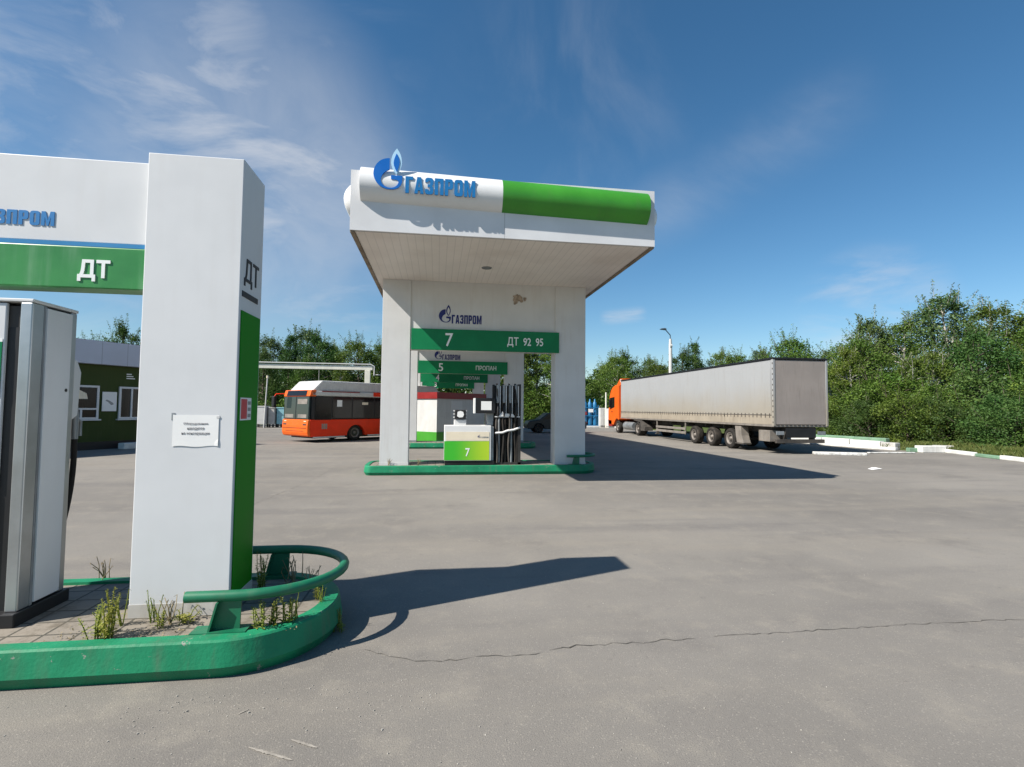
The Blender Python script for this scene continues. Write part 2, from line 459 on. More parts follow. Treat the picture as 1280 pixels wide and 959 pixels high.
def wordmark(name, mat, parent, x0, w, z0, h, y, t, gap=.10):
    """heavy condensed capitals facing -Y"""
    word = 'ГАЗПРОМ'
    tot = sum(GLYPH[c][0] for c in word) + gap * (len(word) - 1)
    k = w / tot; x = x0; m = MB()
    for c in word:
        for P in GLYPH[c][1]:
            n = len(P); xx = x
            vs = [(xx + a * k, y, z0 + b * h) for a, b in P] + [(xx + a * k, y - t, z0 + b * h) for a, b in P]
            m.add(vs, [tuple(range(n))[::-1], tuple(range(n, 2 * n))] + [(i, (i + 1) % n, n + (i + 1) % n, n + i) for i in range(n)])
        x += (GLYPH[c][0] + gap) * k
    return m.build(name, mat, parent)

# ------------------------------------------------------------------ ground
def sheet(name, pts, z, mat, top=None):
    m = MB()
    if top is None:
        m.add([(x, y, z) for x, y in pts], [tuple(range(len(pts)))])
    else:
        m.prism(pts, z, top, lambda a, b, d: Vector((a, b, d)))
    o = m.build(name, mat)
    return tag(o, kind='structure')
sheet('ground', [(-500, -300), (500, -300), (500, 700), (-500, 700)], -.02, 'field')
sheet('asphalt_forecourt', [(-70, -40), (60, -40), (60, 47), (-70, 47)], 0., 'asphalt')
sheet('grass_verge', [(16.8, 47), (17.4, 30), (18.2, 24.2), (19.0, 20.8), (19.6, 19.4), (20.4, 18.9), (20.0, 16.8), (19.35, 14.9), (18.6, 12.4), (17.6, 8), (16, 0), (60, 0), (60, 47)], .0, 'verge', .1)
sheet('far_verge', [(-70, 47), (60, 47), (60, 130), (-70, 130)], .0, 'verge', .1)
sheet('side_verge', [(-70, 34), (-20, 34), (-13.9, 43.4), (-13.9, 47), (-70, 47)], .0, 'verge', .1)

def crack(pts, w, seed):
    r = random.Random(seed)
    m = MB(); P = []
    for (x0, y0), (x1, y1) in zip(pts, pts[1:]):
        L = math.hypot(x1 - x0, y1 - y0); n = max(2, int(L / .05))
        for i in range(n):
            t = i / n
            P.append((x0 + (x1 - x0) * t + r.uniform(-.012, .012), y0 + (y1 - y0) * t + r.uniform(-.016, .016)))
    vs = []
    for x, y in P:
        h = w * r.uniform(.25, 1.)
        vs += [(x, y - h, .004), (x + r.uniform(-.01, .01), y + h, .004)]
    m.add(vs, [(2 * i, 2 * i + 2, 2 * i + 3, 2 * i + 1) for i in range(len(P) - 1) if math.sin(i * .37) + math.sin(i * .091 + 1) > -1.72])
    return m
M['crack'] = paint('crack_dirt', (.15, .138, .12), 1., var=.5, scale=7, spec=.1)
cm = crack([(-.45, 3.62), (-.23, 3.48), (-.06, 3.40), (.3, 3.42), (.66, 3.42), (.95, 3.5), (1.41, 3.5), (2.01, 3.53), (2.64, 3.53), (3.5, 3.55), (4.6, 3.52), (6.2, 3.6)], .0045, 3)
tag(cm.build('asphalt_crack', 'crack'), kind='structure')
tag(crack([(-3.0, 8.3), (-2.91, 9.5), (-2.80, 10.6), (-2.71, 11.6), (-2.65, 13.8)], .02, 5).build('asphalt_crack', 'crack'), kind='structure')
M['old_paint'] = paint('worn_road_paint', (.30, .275, .235), .9, var=.3, scale=14, dirt=.8, dirtcol=(.24, .22, .19))
pm = MB()
def smear(pts, w, sd):
    r = random.Random(sd); vs = []
    n = 26
    for i in range(n + 1):
        t = i / n
        x = pts[0][0] + (pts[1][0] - pts[0][0]) * t; y = pts[0][1] + (pts[1][1] - pts[0][1]) * t
        e = math.sin(math.pi * min(1, max(0.02, t))) ** .5
        vs += [(x, y - w * e * r.uniform(.5, 1), .004), (x, y + w * e * r.uniform(.5, 1), .004)]
    pm.add(vs, [(2 * i, 2 * i + 2, 2 * i + 3, 2 * i + 1) for i in range(n)])
smear([(-.85, 2.665), (-.62, 2.545)], .012, 1); smear([(-.67, 2.70), (-.53, 2.62)], .011, 2); smear([(-1.0, 2.95), (-.96, 2.99)], .006, 3)
tag(pm.build('worn_paint_mark', 'old_paint'), kind='structure')

# grit scattered on the asphalt
gm = MB()
for i in range(420):
    y = 2.3 + 4.2 * rnd.random() ** 1.6
    x = rnd.uniform(-.75, .9) * y + .1
    if i < 140:
        x = -1.6 + rnd.random() * 1.6; y = 3.2 - abs(rnd.gauss(0, .25))
    s = rnd.uniform(.0015, .0045) * (1.5 if rnd.random() < .08 else 1)
    c = Vector((x, y, s * .4))
    vs = [c + Vector((rnd.uniform(.6, 1.2) * s * a, rnd.uniform(.6, 1.2) * s * b, s * (.5 if d else -.4))) for d in (0, 1) for a, b in ((1, 0), (0, 1), (-1, 0), (0, -1))]
    gm.add(vs, [(0, 1, 5, 4), (1, 2, 6, 5), (2, 3, 7, 6), (3, 0, 4, 7), (4, 5, 6, 7)])
M['grit'] = paint('pale_grit', (.36, .34, .30), .9, var=.5, scale=25)
tag(gm.build('gravel_grit', 'grit'), kind='stuff', label='loose pale grit lying on the worn asphalt', cat='grit')

# ------------------------------------------------------------------ pump islands
def island_outline(xl, xr, y0, y1, a, left_round, n=30):
    cy = (y0 + y1) / 2; b = (y1 - y0) / 2
    pts = []
    for k in range(n + 1):
        t = -math.pi / 2 + math.pi * k / n
        c, s_ = math.cos(t), math.sin(t)
        pts.append((xr - a + a * abs(c), cy + b * s_))
    if left_round:
        for k in range(n + 1):
            t = math.pi / 2 + math.pi * k / n
            c, s_ = math.cos(t), math.sin(t)
            pts.append((xl + a * .35 - a * .35 * abs(c) ** .85, cy + b * (abs(s_) ** .5) * (1 if s_ > 0 else -1)))
    else:
        m_ = 12
        pts += [(xr - a + (xl - xr + a) * k / m_, y1) for k in range(1, m_ + 1)] + [(xl + (xr - a - xl) * k / m_, y0) for k in range(m_)]
    return pts

def offset(pts, d, c):
    out = []
    n = len(pts)
    for i in range(n):
        p0 = Vector(pts[i - 1]); p1 = Vector(pts[i]); p2 = Vector(pts[(i + 1) % n])
        e1 = (p1 - p0); e2 = (p2 - p1)
        nn = Vector((0, 0))
        for e in (e1, e2):
            if e.length > 1e-6:
                nn += Vector((e.y, -e.x)).normalized()
        nn.normalize()
        out.append((p1.x + nn.x * d, p1.y + nn.y * d))
    return out

def pump_island(xl, xr, y0, y1, a, left_round, label, H=.22):
    t = thing('pump_island', ((xl + xr) / 2, (y0 + y1) / 2, 0), label, 'kerbed island', 'green kerbed pump islands')
    P = island_outline(xl, xr, y0, y1, a, left_round)
    prof = [(-.03, .0), (.010, .07), (-.012, H - .012), (-.022, H), (-.115, H), (-.12, H - .04)]
    rings = [[(x, y, z) for x, y in offset(P, d, None)] for d, z in prof]
    n = len(P); km = MB()
    for i in range(len(prof) - 1):
        km.add(rings[i] + rings[i + 1], [(k, (k + 1) % n, n + (k + 1) % n, n + k) for k in range(n)], True)
    km.build('kerb', 'kerb_green', t)
    q = offset(P, -.117, None)
    MB().add([(x, y, H - .02) for x, y in q], [tuple(range(n))]).build('paving', 'paving', t)
    return t
pump_island(-7.2, -.68, 3.33, 4.66, .62, False, 'green kerbed island carrying the white fuel gate, weeds growing in it')
pump_island(-1.72, 4.07, 12.62, 14.0, .6, True, 'green kerbed pump island under the dispenser marked 7')
pump_island(-1.72, 4.07, 20.75, 22.2, .6, True, 'green kerbed island partly hidden behind the dispenser marked 7')

# ------------------------------------------------------------------ fuel gate (nearest sign portal)
gate = thing('fuel_gate', (-1.7, 4.03, .2), 'big white sign gate with green ДТ band, standing among weeds', 'sign gate')
pil = box('pillar', 'white', gate, -1.99, -1.37, 3.81, 4.25, .2, 3.335, bevel=.006)
MB().box(-1.992, -1.368, 3.807, 4.253, .2, .285).build('plinth', 'plinth_dirty', gate)
MB().box(-1.368, -1.362, 3.835, 4.215, .30, 2.27).build('green_panel', 'panel_green', gate)
beam = box('beam', 'white', gate, -3.45, -1.992, 3.86, 4.03, 2.70, 3.28, bevel=.006)
box('blue_stripe', 'blue_stripe', gate, -3.452, -1.993, 3.852, 4.03, 2.672, 2.699)
band = box('green_band', 'band_green', gate, -3.455, -1.994, 3.848, 4.03, 2.385, 2.671, bevel=.008)
wordmark('lettering', 'letter_blue', beam, -3.067, .488, 2.80, .098, 3.8595, .004)
emblem('emblem', beam, -3.265, -3.105, 2.775, 3.858, .004)
text('ДТ', 'lettering', 'letter_white', band, (-2.415, 3.845, 2.432), (1, 0, 0), (0, 0, 1), .20, .148, .003, .03)
text('ДТ', 'lettering', 'letter_black', pil, (-1.368, 3.875, 2.455), (0, 1, 0), (0, 0, 1), .29, .20, .003, .008)
MB().box(-1.369, -1.365, 3.845, 4.16, 2.372, 2.412).build('underline', 'letter_black', pil)
st = MB().box(-1.361, -1.358, 3.86, 4.07, 1.50, 1.66).build('sticker', 'paper', gate)
MB().box(-1.3578, -1.357, 3.87, 3.985, 1.51, 1.65).build('red_field', 'sticker_red', st)
mm_ = MB()
for k in range(3):
    mm_.box(-1.3578, -1.357, 4.0, 4.06, 1.52 + k * .045, 1.545 + k * .045)
mm_.build('print_blocks', 'steel_dull', st)

note = thing('paper_notice', (-1.62, 3.805, 1.33), 'white paper notice taped to the front of the big gate pillar', 'notice')
nm = MB()
nx, nz = 12, 8
for j in range(nz + 1):
    for i in range(nx + 1):
        u, v_ = i / nx, j / nz
        wob = .0012 * math.sin(6 * u + 3 * v_) * (1 - v_) + .0025 * (u > .92) * (v_ < .2)
        nm.v.append((-1.765 + .29 * u, 3.8075 - max(0, .0005 + wob), 1.325 + .212 * v_ + .004 * math.sin(9 * u) * (v_ == 0)))
for j in range(nz):
    for i in range(nx):
        a = j * (nx + 1) + i
        nm.f.append((a, a + 1, a + nx + 2, a + nx + 1)); nm.sm.append(False)
sheet_o = nm.build('sheet', 'paper', note)
sol = sheet_o.modifiers.new('thick', 'SOLIDIFY'); sol.thickness = .0008
for k, (w_, s_) in enumerate(((.155, 'Оборудование'), (.105, 'находится'), (.175, 'на консервации'))):
    text(s_, 'lettering', 'ink', note, (-1.62 - w_ / 2, 3.8045, 1.468 - k * .034), (1, 0, 0), (0, 0, 1), w_, .019, .0004, .0)
MB().box(-1.775, -1.755, 3.8065, 3.8095, 1.50, 1.55).build('tape', 'steel_dull', note)
MB().box(-1.49, -1.47, 3.8050, 3.8058, 1.515, 1.53).build('tape', 'white_old', note)

# ------------------------------------------------------------------ guard rails
def guard_rail(dx, dy, label):
    t = thing('guard_rail', (-1.1 + dx, 4.0 + dy, .2), label, 'guard rail', 'green hooped guard rails on pump islands')
    cy = 4.035; b = .535
    pts = [(-1.51, 3.5), (-1.35, 3.5)]
    for k in range(19):
        th = -math.pi / 2 + math.pi * k / 18
        pts.append((-1.22 + .555 * math.cos(th), cy + b * math.sin(th)))
    pts += [(-1.35, 4.57), (-1.55, 4.57)]
    MB().tube([(x + dx, y + dy, .425) for x, y in pts], .034, 14).build('rail', 'rail_green', t)
    for y in (3.5, 4.57):
        m = MB()
        m.prism([(-1.37, .2), (-1.19, .2), (-1.185, .395), (-1.32, .395)], y - .006, y + .006, lambda a, b_, d: Vector((a + dx, d + dy, b_)))
        m.prism([(-1.37, .2), (-1.358, .2), (-1.308, .395), (-1.32, .395)], y - .045, y + .045, lambda a, b_, d: Vector((a + dx, d + dy, b_)))
        m.build('post', 'rail_green', t)
        MB().box(-1.46 + dx, -1.14 + dx, y - .06 + dy, y + .06 + dy, .2, .226).build('base_plate', 'rail_green', t)
    return t
guard_rail(0, 0, 'green hooped guard rail round the end of the weedy island')
guard_rail(4.75, 9.3, 'small green guard rail on the island at the shaded canopy column')

# ------------------------------------------------------------------ near dispenser
nd = thing('fuel_dispenser', (-3.1, 4.06, .2), 'tall white and steel fuel dispenser cut by the photo edge, hose at its back', 'fuel dispenser')
box('housing', 'dark_metal', nd, -3.62, -2.639, 3.80, 4.17, .28, 2.24)
box('plinth', 'black', nd, -3.66, -2.597, 3.72, 4.22, .2, .285, bevel=.006)
fp = box('front_panel', 'white', nd, -3.62, -2.773, 3.775, 3.799, 1.05, 2.255, bevel=.006)
box('lower_panel', 'steel_dull', nd, -3.62, -2.78, 3.775, 3.799, .285, 1.04, bevel=.006)
sg = box('green_sticker', 'sign_green', fp, -3.05, -2.785, 3.7705, 3.7748, 1.66, 2.0)
box('sticker_edge', 'paper', fp, -3.05, -2.785, 3.7715, 3.7748, 1.64, 2.02)
text('ТОПЛИВО', 'lettering', 'letter_white', sg, (-2.81, 3.769, 1.72), (0, 0, 1), (-1, 0, 0), .21, .045, .0015, .02)
box('screen', 'glass', fp, -3.45, -2.81, 3.768, 3.7748, 1.22, 1.58, bevel=.004)
box('recess', 'black', nd, -2.771, -2.689, 3.795, 3.801, .285, 2.1)
box('corner_post', 'steel', nd, -2.687, -2.615, 3.765, 3.87, .285, 2.262, bevel=.008)
box('side_strip', 'steel_dull', nd, -2.6385, -2.618, 3.872, 3.895, .285, 2.258)
sp_ = MB().prism([(3.896, .30), (4.125, .30), (4.128, 2.245), (3.886, 2.245)], -2.6385, -2.606, lambda a, b, d: Vector((d, a, b))).build('side_panel', 'white', nd, bevel=.004)
mk = MB(); mk.tube([(-2.605, 4.09, 1.70), (-2.602, 4.09, 1.70)], .012, 8); mk.build('lock', 'dark_metal', sp_)
box('back_post', 'steel', nd, -2.715, -2.616, 4.132, 4.19, .285, 2.262, bevel=.008)
box('top_cover', 'white_old', nd, -3.64, -2.611, 3.762, 4.195, 2.263, 2.285, bevel=.005)
ns = MB().prism([(4.19, 1.45), (4.31, 1.52), (4.33, 1.84), (4.28, 1.93), (4.19, 1.94)], -2.80, -2.655, lambda a, b, d: Vector((d, a, b))).build('nozzle_holster', 'white_old', nd, bevel=.01)
nz_ = MB()
nz_.tube([(-2.72, 4.36, 1.66), (-2.715, 4.37, 1.52), (-2.715, 4.38, 1.34)], [.020, .027, .022], 10)
nz_.tube([(-2.72, 4.34, 1.52), (-2.715, 4.44, 1.47), (-2.715, 4.44, 1.36)], .012, 8)
nz_.build('nozzle', 'steel_dull', nd)
hp = []
for k in range(15):
    t_ = k / 14
    hp.append((-2.715 - .07 * t_ ** 2, 4.38 + .02 * math.sin(3 * t_) - .10 * t_ ** 2, 1.34 - .92 * t_))
hp += [(-2.80, 4.25, .36), (-2.87, 4.22, .36), (-2.93, 4.2, .5)]
MB().tube(hp, .019, 10).build('hose', 'rubber', nd)

# ------------------------------------------------------------------ canopy with its four gates
cn = thing('station_canopy', (1.19, 13.2, 0), 'large white filling station canopy with green roll and blue emblem', 'canopy')
XL, XR, YF, YB, ZS, ZT = -1.61, 4.14, 9.50, 41.0, 4.78, 5.88
roof = MB().box(XL, XR, YF, YB, ZS, ZT).build('roof', 'canopy_white', cn)
MB().box(XL + .09, XR - .09, YF + .06, YB - .06, ZS - .012, ZS - .003).build('soffit', 'soffit', cn)
ed = MB()
ed.box(XL + .001, XL + .08, YF + .03, YB, ZS - .03, ZS - .003); ed.box(XR - .08, XR - .001, YF + .03, YB, ZS - .03, ZS - .003)
ed.build('edge_trim', 'kraft', cn)
def hroll(name, x0, x1, mat, yc=9.62, zc=5.63, r=.335):
    prof = [(0, x0), (r, x0), (r, x0 + .002)] + [(r, x0 + (x1 - x0) * k / 6) for k in range(1, 6)] + [(r, x1 - .002), (r, x1), (0, x1)]
    return MB().lathe(prof, lambda a, b, d: Vector((d, yc + a, zc + b - .022 * (d + 1.43))), 40).build(name, mat, cn)
wr = hroll('white_roll', -1.43, 1.13, 'white_clean')
hroll('green_roll', 1.131, 3.98, 'tube_green')
for x, s_ in ((XL + .14, -1), (XR - .14, 1)):
    prof = [(0, 9.56), (.10, 9.565), (.2, 9.60), (.27, 9.66), (.31, 9.76), (.325, 9.9), (.325, 20), (.325, 30), (.325, YB - .05), (0, YB - .05)]
    MB().lathe(prof, lambda a, b, d: Vector((x + a * .98, d, 5.45 + b)), 32).build('side_roll', 'white_clean', cn)
emblem('emblem', wr, -1.19, -.685, 5.475, 9.305, .03)
wordmark('lettering', 'letter_blue', wr, -.63, 1.25, 5.43, .30, 9.305, .03)
lm = MB(); lm.lathe([(.11, 4.756), (.12, 4.768), (.05, 4.752), (0, 4.75)], lambda a, b, d: Vector((1.05 + a, 11.55 + b, d)), 18)
lm.build('downlight', 'steel_dull', cn)
gates = [(13.0, '7', 'ДТ  92  95'), (21.8, '5', 'ПРОПАН'), (29.2, '4', 'ПРОПАН'), (38.0, '3', 'ПРОПАН')]
for i, (y, num, fuel) in enumerate(gates):
    q = -.017 * (y - 13)
    for (a, b) in ((-1.37, -.69), (2.97, 3.77)):
        a += q; b += q
        c = box('column', 'white_old', cn, a, b, y, y + .48, .2, ZS - .013, bevel=.006)
        MB().box(a - .006, b + .006, y - .006, y + .486, .2, .27).build('footing', 'steel_dull' if i else 'white_old', c)
    ln = box('lintel', 'white_old', cn, q - .69, q + 2.97, y + .03, y + .48, 3.06, ZS - .013)
    sb = box('sign_board', 'sign_green', cn, q - .66, q + 3.06, y - .06, y - .004, 3.035, 3.56, bevel=.006)
    text(num, 'lettering', 'letter_white', sb, (q + .17, y - .063, 3.13), (1, 0, 0), (0, 0, 1), .19, .33, .004, .01)
    w_ = .92 if i == 0 else .86
    text(fuel, 'lettering', 'letter_white', sb, (q + 1.72, y - .063, 3.155 if i == 0 else 3.2), (1, 0, 0), (0, 0, 1), w_, .25 if i == 0 else .19, .004, .012)
    wordmark('lettering', 'navy', ln, q + .32, .75, 3.72 - .1 * (i > 0), .22, y + .0298, .006)
    emblem('emblem', ln, q, q + .30, 3.74 - .1 * (i > 0), y + .028, .006, 'navy', 'navy', 'white_old')
sm_ = MB()
for k in range(16):
    a = rnd.uniform(0, 6.28); r_ = rnd.uniform(0, .17)
    cx_, cz_ = 2.02 + r_ * math.cos(a) * 1.1, 4.42 + r_ * math.sin(a)
    s_ = rnd.uniform(.03, .08)
    sm_.add([(cx_ + s_ * math.cos(q) * rnd.uniform(.6, 1.2), 13.027 - k * .0008, cz_ + s_ * math.sin(q) * rnd.uniform(.6, 1.2)) for q in [j * .785 for j in range(8)]], [tuple(range(8))])
M['stain'] = paint('brown_water_stain', (.36, .29, .23), .9, var=.35, scale=12)
sm_.build('water_stain', 'stain', cn)

# ------------------------------------------------------------------ dispenser marked 7
d7 = thing('fuel_dispenser', (1.1, 13.2, .2), 'white and lime fuel dispenser marked 7 with tall hose rack', 'fuel dispenser')
box('plinth', 'black', d7, .20, 1.42, 12.92, 13.55, .2, .31)
cab = box('cabinet', 'white_clean', d7, .18, 1.335, 12.90, 13.58, .31, 1.175, bevel=.012)
gp = MB().box(-.92, .19, -.306, -.302, .125, .59).build('green_panel', 'grad_green', cab, local=True)
box('cream_panel', 'cream', cab, .225, 1.29, 12.893, 12.898, .80, 1.02)
text('7', 'lettering', 'letter_white', gp, (.70, 12.892, .42), (1, 0, 0), (0, 0, 1), .11, .20, .002, .012)
emblem('emblem', cab, 1.0, 1.055, .87, 12.892, .002, 'navy', 'navy', 'cream')
wordmark('lettering', 'steel_dull', cab, 1.07, .2, .865, .04, 12.8928, .001)
box('side_grille', 'steel_dull', d7, 1.337, 1.40, 12.95, 13.5, .30, 1.15)
nk = MB().prism([(1.27, 1.17), (1.40, 1.17), (1.42, 1.5), (1.22, 1.5)], 13.1, 13.35, lambda a, b, d: Vector((a, d, b))).build('display_neck', 'steel_dull', d7, bevel=.01)
ds = box('display_head', 'black', d7, .93, 1.44, 12.95, 13.3, 1.48, 1.86, bevel=.01)
box('white_cheek', 'white_clean', ds, .905, .945, 12.94, 13.3, 1.475, 1.855, bevel=.006)
box('screen', 'paper', ds, 1.08, 1.34, 12.944, 12.949, 1.56, 1.78)
tb = box('terminal_base', 'white_old', d7, .42, .72, 13.05, 13.3, 1.176, 1.31, bevel=.008)
th_ = box('terminal_head', 'black', d7, .43, .71, 13.0, 13.25, 1.33, 1.56, bevel=.02)
MB().prism([(.49, 1.40), (.55, 1.37), (.63, 1.38), (.66, 1.44), (.64, 1.51), (.57, 1.535), (.50, 1.51)], 12.993, 12.999, lambda a, b, d: Vector((a, d, b))).build('keypad', 'paper', th_)
for z in (1.36, 1.44, 1.52):
    MB().box(.405, .432, 13.02, 13.2, z, z + .03).build('side_key', 'white_clean', th_); MB().box(.708, .73, 13.02, 13.2, z, z + .03).build('side_key', 'white_clean', th_)
rk = MB()
rk.box(2.02, 2.09, 12.98, 13.5, .2, 2.22); rk.box(1.41, 1.46, 13.35, 13.5, .2, 2.22); rk.box(1.41, 2.09, 13.44, 13.5, .2, 2.2)
rk.box(1.41, 2.09, 12.98, 13.5, .2, .26); rk.box(1.43, 2.06, 13.2, 13.44, 1.38, 1.72)
rk.build('hose_rack', 'dark_metal', d7)
cr = MB()
cr.box(1.43, 2.07, 12.975, 13.0, 1.385, 1.41)
cr.prism([(1.52, 1.41), (1.93, 1.41), (1.88, 1.47), (1.66, 1.48), (1.62, 1.53), (1.58, 1.47)], 12.96, 12.99, lambda a, b, d: Vector((a, d, b)))
cr.build('nozzle_tray', 'white_clean', d7)
cl = MB()
cl.tube([(1.44, 12.965, .99), (1.62, 12.955, 1.0), (1.75, 12.96, 1.05), (1.9, 12.955, 1.07), (2.07, 12.96, 1.13)], .028, 8)
cl.build('hose_clamp', 'white_clean', d7)
for k in range(4):
    x = 1.485 + k * .155
    pts = [(x, 13.10, 2.22), (x, 13.03, 2.17)]
    for q in range(13):
        t_ = q / 12
        pts.append((x + .018 * math.sin(9 * t_ + k * 2), 13.0 + .03 * math.sin(5 * t_ + k), 2.05 - 1.8 * t_))
    MB().tube(pts, .026, 8).build('hose', 'rubber' if k % 2 else 'chassis', d7)
    MB().tube([(x + .06, 13.02, .24), (x + .055, 13.02, 1.35)], .03, 8).build('hose_loop', 'steel_dull' if k % 2 == 0 else 'rubber', d7)
    MB().box(x - .012, x + .055, 12.99, 13.12, 1.74, 2.2).build('pipe_cover', 'steel_dull', d7, bevel=.01)
    MB().tube([(x + .075, 12.985, 1.42), (x + .075, 12.985, 2.17)], .011, 6).build('rod', 'white_clean', d7)
    nzl = MB()
    nzl.tube([(x + .02, 12.97, 1.40), (x + .02, 12.945, 1.58), (x + .03, 12.99, 1.70)], [.018, .032, .02], 8)
    nzl.build('nozzle', 'black', d7)

# green box and pale cabin behind
kb = thing('gas_cabin', (-.02, 24.0, 0), 'white cabin with red cornice and green base behind dispenser 7', 'cabin', rz=R(45))
# local x runs right-back along the shaded face, local y left-back along the sunlit face
MB().box(0, 3.4, 0, 2.6, .5, 2.03).build('wall', 'bus_white', kb, local=True)
MB().box(-.03, 3.43, -.03, 2.63, .0, .5).build('green_base', 'tube_green', kb, local=True)
MB().box(-.06, 3.46, -.06, 2.66, 2.03, 2.33).build('red_cornice', 'red', kb, local=True)
MB().box(.9, 1.7, -.012, -.002, .52, 1.95).build('door', 'white_old', kb, local=True)

# ------------------------------------------------------------------ wheels
def wheel(parent, x, y, z, r, w, axis, side, rim='rim', local=True):
    """axis 'x' or 'y' = axle direction; side = outward sign"""
    f = (lambda a, b, d: Vector((x + d * side, y + a, z + b))) if axis == 'x' else (lambda a, b, d: Vector((x + a, y + d * side, z + b)))
    k = r
    hub = MB().lathe([(0, -.02), (.10 * k, -.02), (.16 * k, -.03), (.17 * k, -.09), (.30 * k, -.11), (.42 * k, -.07), (.5 * k, -.05), (.56 * k, -.02), (.60 * k, -.012), (.60 * k, -w + .02)], f, 24).build('wheel', rim, parent, local=local)
    MB().lathe([(.595 * k, -.03), (.62 * k, -.01), (.80 * k, .0), (.93 * k, -.012), (.985 * k, -.04), (k, -.07), (k, -w + .07), (.95 * k, -w), (.6 * k, -w)], f, 28).build('tyre', 'rubber', hub, local=local)
    MB().lathe([(.30 * k, -.105), (.31 * k, -.06), (.36 * k, -.05), (.41 * k, -.06), (.42 * k, -.075)], f, 16).build('nut_ring', 'chassis', hub, local=local)
    return hub

# ------------------------------------------------------------------ bus
bus = thing('city_bus', (-5.55, 24.07, 0), 'orange and red city bus with white roof hump, parked behind the gate', 'bus', rz=R(45))
def arch(cx, r, z0, n=12):
    return [(cx - r * math.cos(math.pi * k / n), z0 + r * math.sin(math.pi * k / n)) for k in range(n + 1)]
W = 2.15; L = 10.2
prof = [(.06, .26)] + arch(2.43, .5, .26) + arch(7.7, .5, .26) + [(L, .26), (L, 1.03), (0.0, 1.03), (-.02, .6)]
body = MB().prism(prof, 0, W, lambda a, b, d: Vector((a, d, b))).build('body', 'bus_red', bus, local=True, bevel=.03)
MB().box(.05, L - .02, .015, W - .015, 1.031, 2.09).build('window_band', 'black', bus, local=True, bevel=.05)
for a, b in ((.22, 1.05), (1.12, 2.15), (2.22, 3.45), (3.52, 4.6), (4.67, 5.9), (5.97, 7.2), (7.27, 8.5), (8.57, 9.9)):
    MB().box(a, b, .006, .013, 1.10 if a > 1.1 else .98, 2.05).build('window', 'glass', bus, local=True)
    MB().box(a, b, W - .013, W - .006, 1.10, 2.05).build('window', 'glass', bus, local=True)
# pale patches on the panes, standing for blinds and painted reflections
MB().box(1.35, 1.62, .002, .0055, 1.62, 1.92).build('blind_reflection_patch', 'paper', bus, local=True)
MB().box(2.75, 3.1, .002, .0055, 1.72, 1.84).build('blind_reflection_patch', 'cream', bus, local=True)
roof_p = [(0.06, 2.09), (L, 2.09), (L, 2.32), (.10, 2.32), (0.02, 2.25)]
rf = MB().prism(roof_p, 0, W, lambda a, b, d: Vector((a, d, b))).build('roof', 'bus_white', bus, local=True, bevel=.05)
hump = MB().prism([(.12, 2.31), (.62, 2.80), (7.8, 2.82), (8.3, 2.31)], .12, W - .12, lambda a, b, d: Vector((a, d, b))).build('roof_hump', 'bus_white', bus, local=True, bevel=.06)
MB().box(3.4, 7.0, -.006, .0, 2.13, 2.34).build('red_roof_panel', 'bus_red', bus, local=True)
MB().box(.55, 2.6, -.004, .0, 2.28, 2.325).build('red_stripe', 'red', bus, local=True)
# front face, at local x = 0
brow = MB().prism([(-.06, 2.06), (.28, 2.06), (.28, 2.36), (.02, 2.36)], .0, W, lambda a, b, d: Vector((a, d, b))).build('brow', 'bus_orange', bus, local=True, bevel=.04)
MB().prism([(-.068, 2.10), (-.06, 2.10), (.008, 2.33), (.0, 2.33)], .28, W - .28, lambda a, b, d: Vector((a, d, b))).build('destination_board', 'glass', bus, local=True)
ws = MB().prism([(-.075, 1.04), (.03, 1.04), (.03, 2.06), (-.045, 2.06)], .05, W - .05, lambda a, b, d: Vector((a, d, b))).build('windscreen', 'glass_wind', bus, local=True, bevel=.03)
MB().prism([(-.079, 1.04), (-.076, 1.04), (-.049, 2.04), (-.052, 2.04)], W / 2 - .025, W / 2 + .025, lambda a, b, d: Vector((a, d, b))).build('divider', 'black', ws, local=True)
for y0 in (.2, 1.25):
    MB().prism([(-.079, 1.10), (-.0765, 1.10), (-.071, 1.26), (-.0735, 1.26)], y0, y0 + .7, lambda a, b, d: Vector((a, d, b))).build('dash_card', 'guard_grey', ws, local=True)
MB().prism([(-.0645, 1.72), (-.062, 1.72), (-.055, 1.95), (-.0575, 1.95)], .18, .95, lambda a, b, d: Vector((a, d, b))).build('sun_visor', 'guard_grey', ws, local=True)
fr = MB().prism([(-.07, .30), (.06, .27), (.06, 1.03), (-.09, 1.03), (-.12, .75), (-.12, .45)], .02, W - .02, lambda a, b, d: Vector((a, d, b))).build('front_panel', 'bus_orange', bus, local=True, bevel=.04)
MB().box(-.126, -.119, .1, W - .1, .635, .655).build('panel_gap', 'black', fr, local=True)
MB().box(-.126, -.119, .35, W - .35, .50, .515).build('panel_gap', 'black', fr, local=True)
for y0 in (.12, W - .42):
    MB().box(-.118, -.085, y0, y0 + .3, .70, .84).build('headlight', 'glass_wind', fr, local=True, bevel=.02)
    MB().box(-.100, -.080, y0 + .05, y0 + .25, .90, .97).build('indicator', 'cream', fr, local=True, bevel=.01)
for y0, s_ in ((W + .02, 1),):
    m = MB().tube([(.1, y0, 2.2), (-.35, y0 + s_ * .12, 2.18), (-.42, y0 + s_ * .14, 2.05)], .025, 8)
    mo = m.build('mirror_arm', 'bus_red', bus, local=True)
    MB().box(-.5, -.36, y0 + s_ * .14 - .12, y0 + s_ * .14 + .12, 1.55, 2.08).build('mirror', 'black', mo, local=True, bevel=.04)
for cx in (2.43, 7.7):
    wheel(bus, cx, .08, .39, .39, .26, 'y', -1, 'rim')
    wheel(bus, cx, W - .08, .39, .39, .26, 'y', 1, 'dark_metal')
MB().box(.3, L - .2, .14, W - .14, .18, .5).build('underbody', 'black', bus, local=True)
